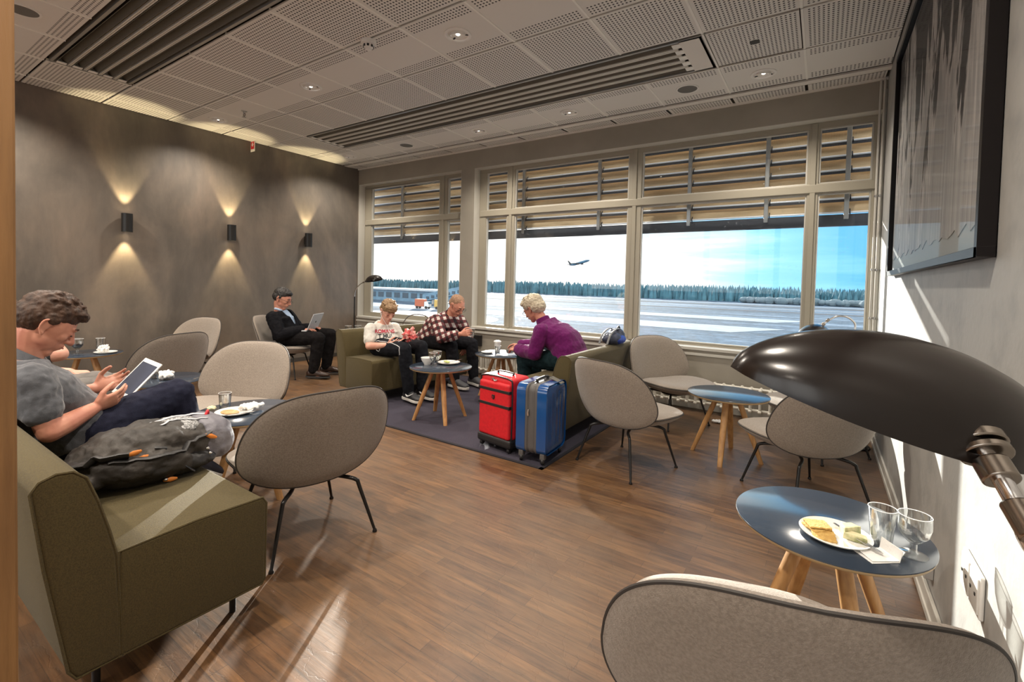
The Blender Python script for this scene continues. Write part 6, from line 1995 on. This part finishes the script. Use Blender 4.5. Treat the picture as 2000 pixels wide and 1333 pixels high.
# terminal pier, jet bridge and service vehicles seen through the first window
M_PIER = mat('pier_cladding', (0.16, 0.30, 0.42), 0.5, col2=(0.10, 0.21, 0.31), scale=0.5)
M_PIERW = mat('pier_windows', (0.05, 0.09, 0.13), 0.2)
t = thing('terminal_pier', 'low blue-grey airport pier seen through the first window', 'building', (-152, 146, GZ))
MB().box(-40, 25, -7, 7, 0, 4.6).build('wall', M_PIER, t)
MB().box(-41, 26, -8, 8, 4.6, 5.3).build('roof', mat('pier_roof', (0.45, 0.52, 0.58), 0.6), t)
for k in range(12):
    MB().box(-38 + k * 5.1, -34.5 + k * 5.1, -7.08, -6.95, 1.4, 3.6).build('window', M_PIERW, t)
t = thing('jet_bridge', 'sloping blue passenger bridge joined to the airport pier', 'jet bridge', (-118, 132, GZ))
m = MB(); m.prism([(-11, 0.9), (9, 4.6), (9, 7.4), (-11, 3.7)], lambda a, b: (a, -1.6, b), lambda a, b: (a, 1.6, b)); m.build('tunnel', M_PIER, t)
MB().lathe([(0, 4.0), (3.0, 4.0), (3.0, 8.2), (2.6, 8.8), (0, 9.0)], c=(10.5, 0, 0), n=20).build('rotunda', M_PIER, t)
for xx in (-7, 4):
    MB().tube([(xx, 0, 0), (xx, 0, 2.2 + (xx + 11) * 0.17)], 0.45, 10).build('leg', M_STEEL, t)
wk = MB()
for k in range(7):
    wk.box(-9 + k * 2.6, -7.4 + k * 2.6, -1.66, -1.58, 1.9 + k * 0.48, 3.0 + k * 0.48)
wk.build('window_strip', M_PIERW, t)
M_TRK = [mat('truck_red', (0.45, 0.12, 0.06), 0.5), mat('truck_yellow', (0.55, 0.36, 0.10), 0.5), mat('truck_white', (0.70, 0.72, 0.74), 0.5)]
for k, (x, y, lb) in enumerate([(-108, 109, 'red service truck on the apron seen through the first window'), (-101.5, 111, 'yellow service truck right of the red truck on the apron'), (-95.5, 112.5, 'white service van at the right end of the parked trucks')]):
    t = thing('service_truck', lb, 'truck', (x, y, GZ), 0.3 + 0.2 * k, group='service trucks on the apron')
    MB().box(-2.0, 1.2, -1.1, 1.1, 0.7, 3.1).build('cargo_box', M_TRK[k], t, bevel=0.08)
    MB().prism([(1.3, 0.6), (2.9, 0.6), (2.9, 1.5), (2.4, 2.3), (1.3, 2.3)], lambda a, b: (a, -1.05, b), lambda a, b: (a, 1.05, b)).build('cab', M_TRK[2], t, bevel=0.08)
    MB().prism([(2.86, 1.5), (2.45, 2.2), (2.5, 2.22), (2.93, 1.52)], lambda a, b: (a, -0.9, b), lambda a, b: (a, 0.9, b)).build('windscreen', M_PIERW, t)
    for xx in (-1.2, 2.0):
        for yy in (-1.0, 1.0):
            MB().lathe([(0, -0.15), (0.45, -0.15), (0.45, 0.15), (0, 0.15)], n=14).build('wheel', M_SCB, t, loc=(xx, yy, 0.45), rot=(PI / 2, 0, 0))

# ------------------------------------------------------------------ sky, sun, camera
SUN = V((-0.74, 1.0, 0.29)).normalized()
wld = bpy.data.worlds.new('sky'); bpy.context.scene.world = wld; wld.use_nodes = True
nt = wld.node_tree; nt.nodes.clear()
out = N(nt, 'ShaderNodeOutputWorld'); bg = N(nt, 'ShaderNodeBackground')
tc = N(nt, 'ShaderNodeTexCoord')
dt = N(nt, 'ShaderNodeVectorMath', operation='DOT_PRODUCT'); dt.inputs[1].default_value = SUN
nrm = N(nt, 'ShaderNodeVectorMath', operation='NORMALIZE'); L(nt, tc.outputs['Generated'], nrm.inputs[0]); L(nt, nrm.outputs[0], dt.inputs[0])
mp = N(nt, 'ShaderNodeMapping'); mp.inputs['Scale'].default_value = (1.3, 1.3, 14)
L(nt, nrm.outputs[0], mp.inputs['Vector'])
cn = N(nt, 'ShaderNodeTexNoise', i_Scale=2.2, i_Detail=6.0, i_Roughness=0.6); L(nt, mp.outputs['Vector'], cn.inputs['Vector'])
cm = N(nt, 'ShaderNodeMapRange'); cm.inputs['From Min'].default_value = 0.42; cm.inputs['From Max'].default_value = 0.75; cm.inputs['To Min'].default_value = 0.0; cm.inputs['To Max'].default_value = 0.085
L(nt, cn.outputs['Fac'], cm.inputs['Value'])
ad = N(nt, 'ShaderNodeMath', operation='ADD'); L(nt, dt.outputs['Value'], ad.inputs[0]); L(nt, cm.outputs['Result'], ad.inputs[1])
# paler towards the horizon
sp = N(nt, 'ShaderNodeSeparateXYZ'); L(nt, nrm.outputs[0], sp.inputs[0])
hz = N(nt, 'ShaderNodeMapRange'); hz.inputs['From Min'].default_value = 0.0; hz.inputs['From Max'].default_value = 0.13; hz.inputs['To Min'].default_value = 0.055; hz.inputs['To Max'].default_value = 0.0
L(nt, sp.outputs['Z'], hz.inputs['Value'])
a2 = N(nt, 'ShaderNodeMath', operation='ADD'); L(nt, ad.outputs[0], a2.inputs[0]); L(nt, hz.outputs['Result'], a2.inputs[1])
rp = N(nt, 'ShaderNodeValToRGB'); e = rp.color_ramp.elements
e[0].position = 0.0; e[0].color = (2.0, 1.96, 1.88, 1)  # unseen sky behind the camera, brightened as added fill
e[1].position = 1.0; e[1].color = (1.25, 1.18, 1.08, 1)
for ps, cl in ((0.45, (0.85, 0.90, 0.98, 1)), (0.66, (0.16, 0.44, 0.80, 1)), (0.80, (0.15, 0.48, 0.86, 1)), (0.885, (0.28, 0.64, 0.97, 1)), (0.945, (0.60, 0.88, 1.0, 1)), (0.975, (0.98, 1.0, 0.98, 1))):
    k = e.new(ps); k.color = cl
L(nt, a2.outputs[0], rp.inputs['Fac']); L(nt, rp.outputs['Color'], bg.inputs['Color'])
bg.inputs['Strength'].default_value = 0.75
L(nt, bg.outputs[0], out.inputs['Surface'])

sd = bpy.data.lights.new('sun', 'SUN'); sd.energy = 8.5; sd.color = (1.0, 0.93, 0.82); sd.angle = math.radians(0.6)
so = bpy.data.objects.new('sun', sd); COL.objects.link(so); so.location = (-20, 30, 12)
so.rotation_euler = (-SUN).to_track_quat('-Z', 'Y').to_euler()

cd = bpy.data.cameras.new('camera'); cam = bpy.data.objects.new('camera', cd); COL.objects.link(cam)
F_PX, PITCH, YAW, ROLL = 909.872, math.radians(-1.65770), math.radians(-33.35498), math.radians(1.40462)
f_ = V((math.sin(YAW) * math.cos(PITCH), math.cos(YAW) * math.cos(PITCH), math.sin(PITCH)))
r_ = V((math.cos(YAW), -math.sin(YAW), 0)); u_ = r_.cross(f_)
r2 = r_ * math.cos(ROLL) + u_ * math.sin(ROLL); u2 = -r_ * math.sin(ROLL) + u_ * math.cos(ROLL)
mw = Matrix((r2, u2, -f_)).transposed().to_4x4(); mw.translation = (0, 0, 1.25)
cam.matrix_world = mw
cd.sensor_width = 36.0; cd.lens = F_PX / 2000 * 36.0
cd.shift_x = -7.374 / 2000; cd.shift_y = -88.58 / 2000
cd.clip_start = 0.02; cd.clip_end = 4000
sc = bpy.context.scene
sc.camera = cam
vs = sc.view_settings
sc.display_settings.display_device = 'sRGB'
vs.view_transform = 'Standard'; vs.look = 'None'; vs.gamma = 1.0; vs.use_curve_mapping = False; vs.exposure = 1.0
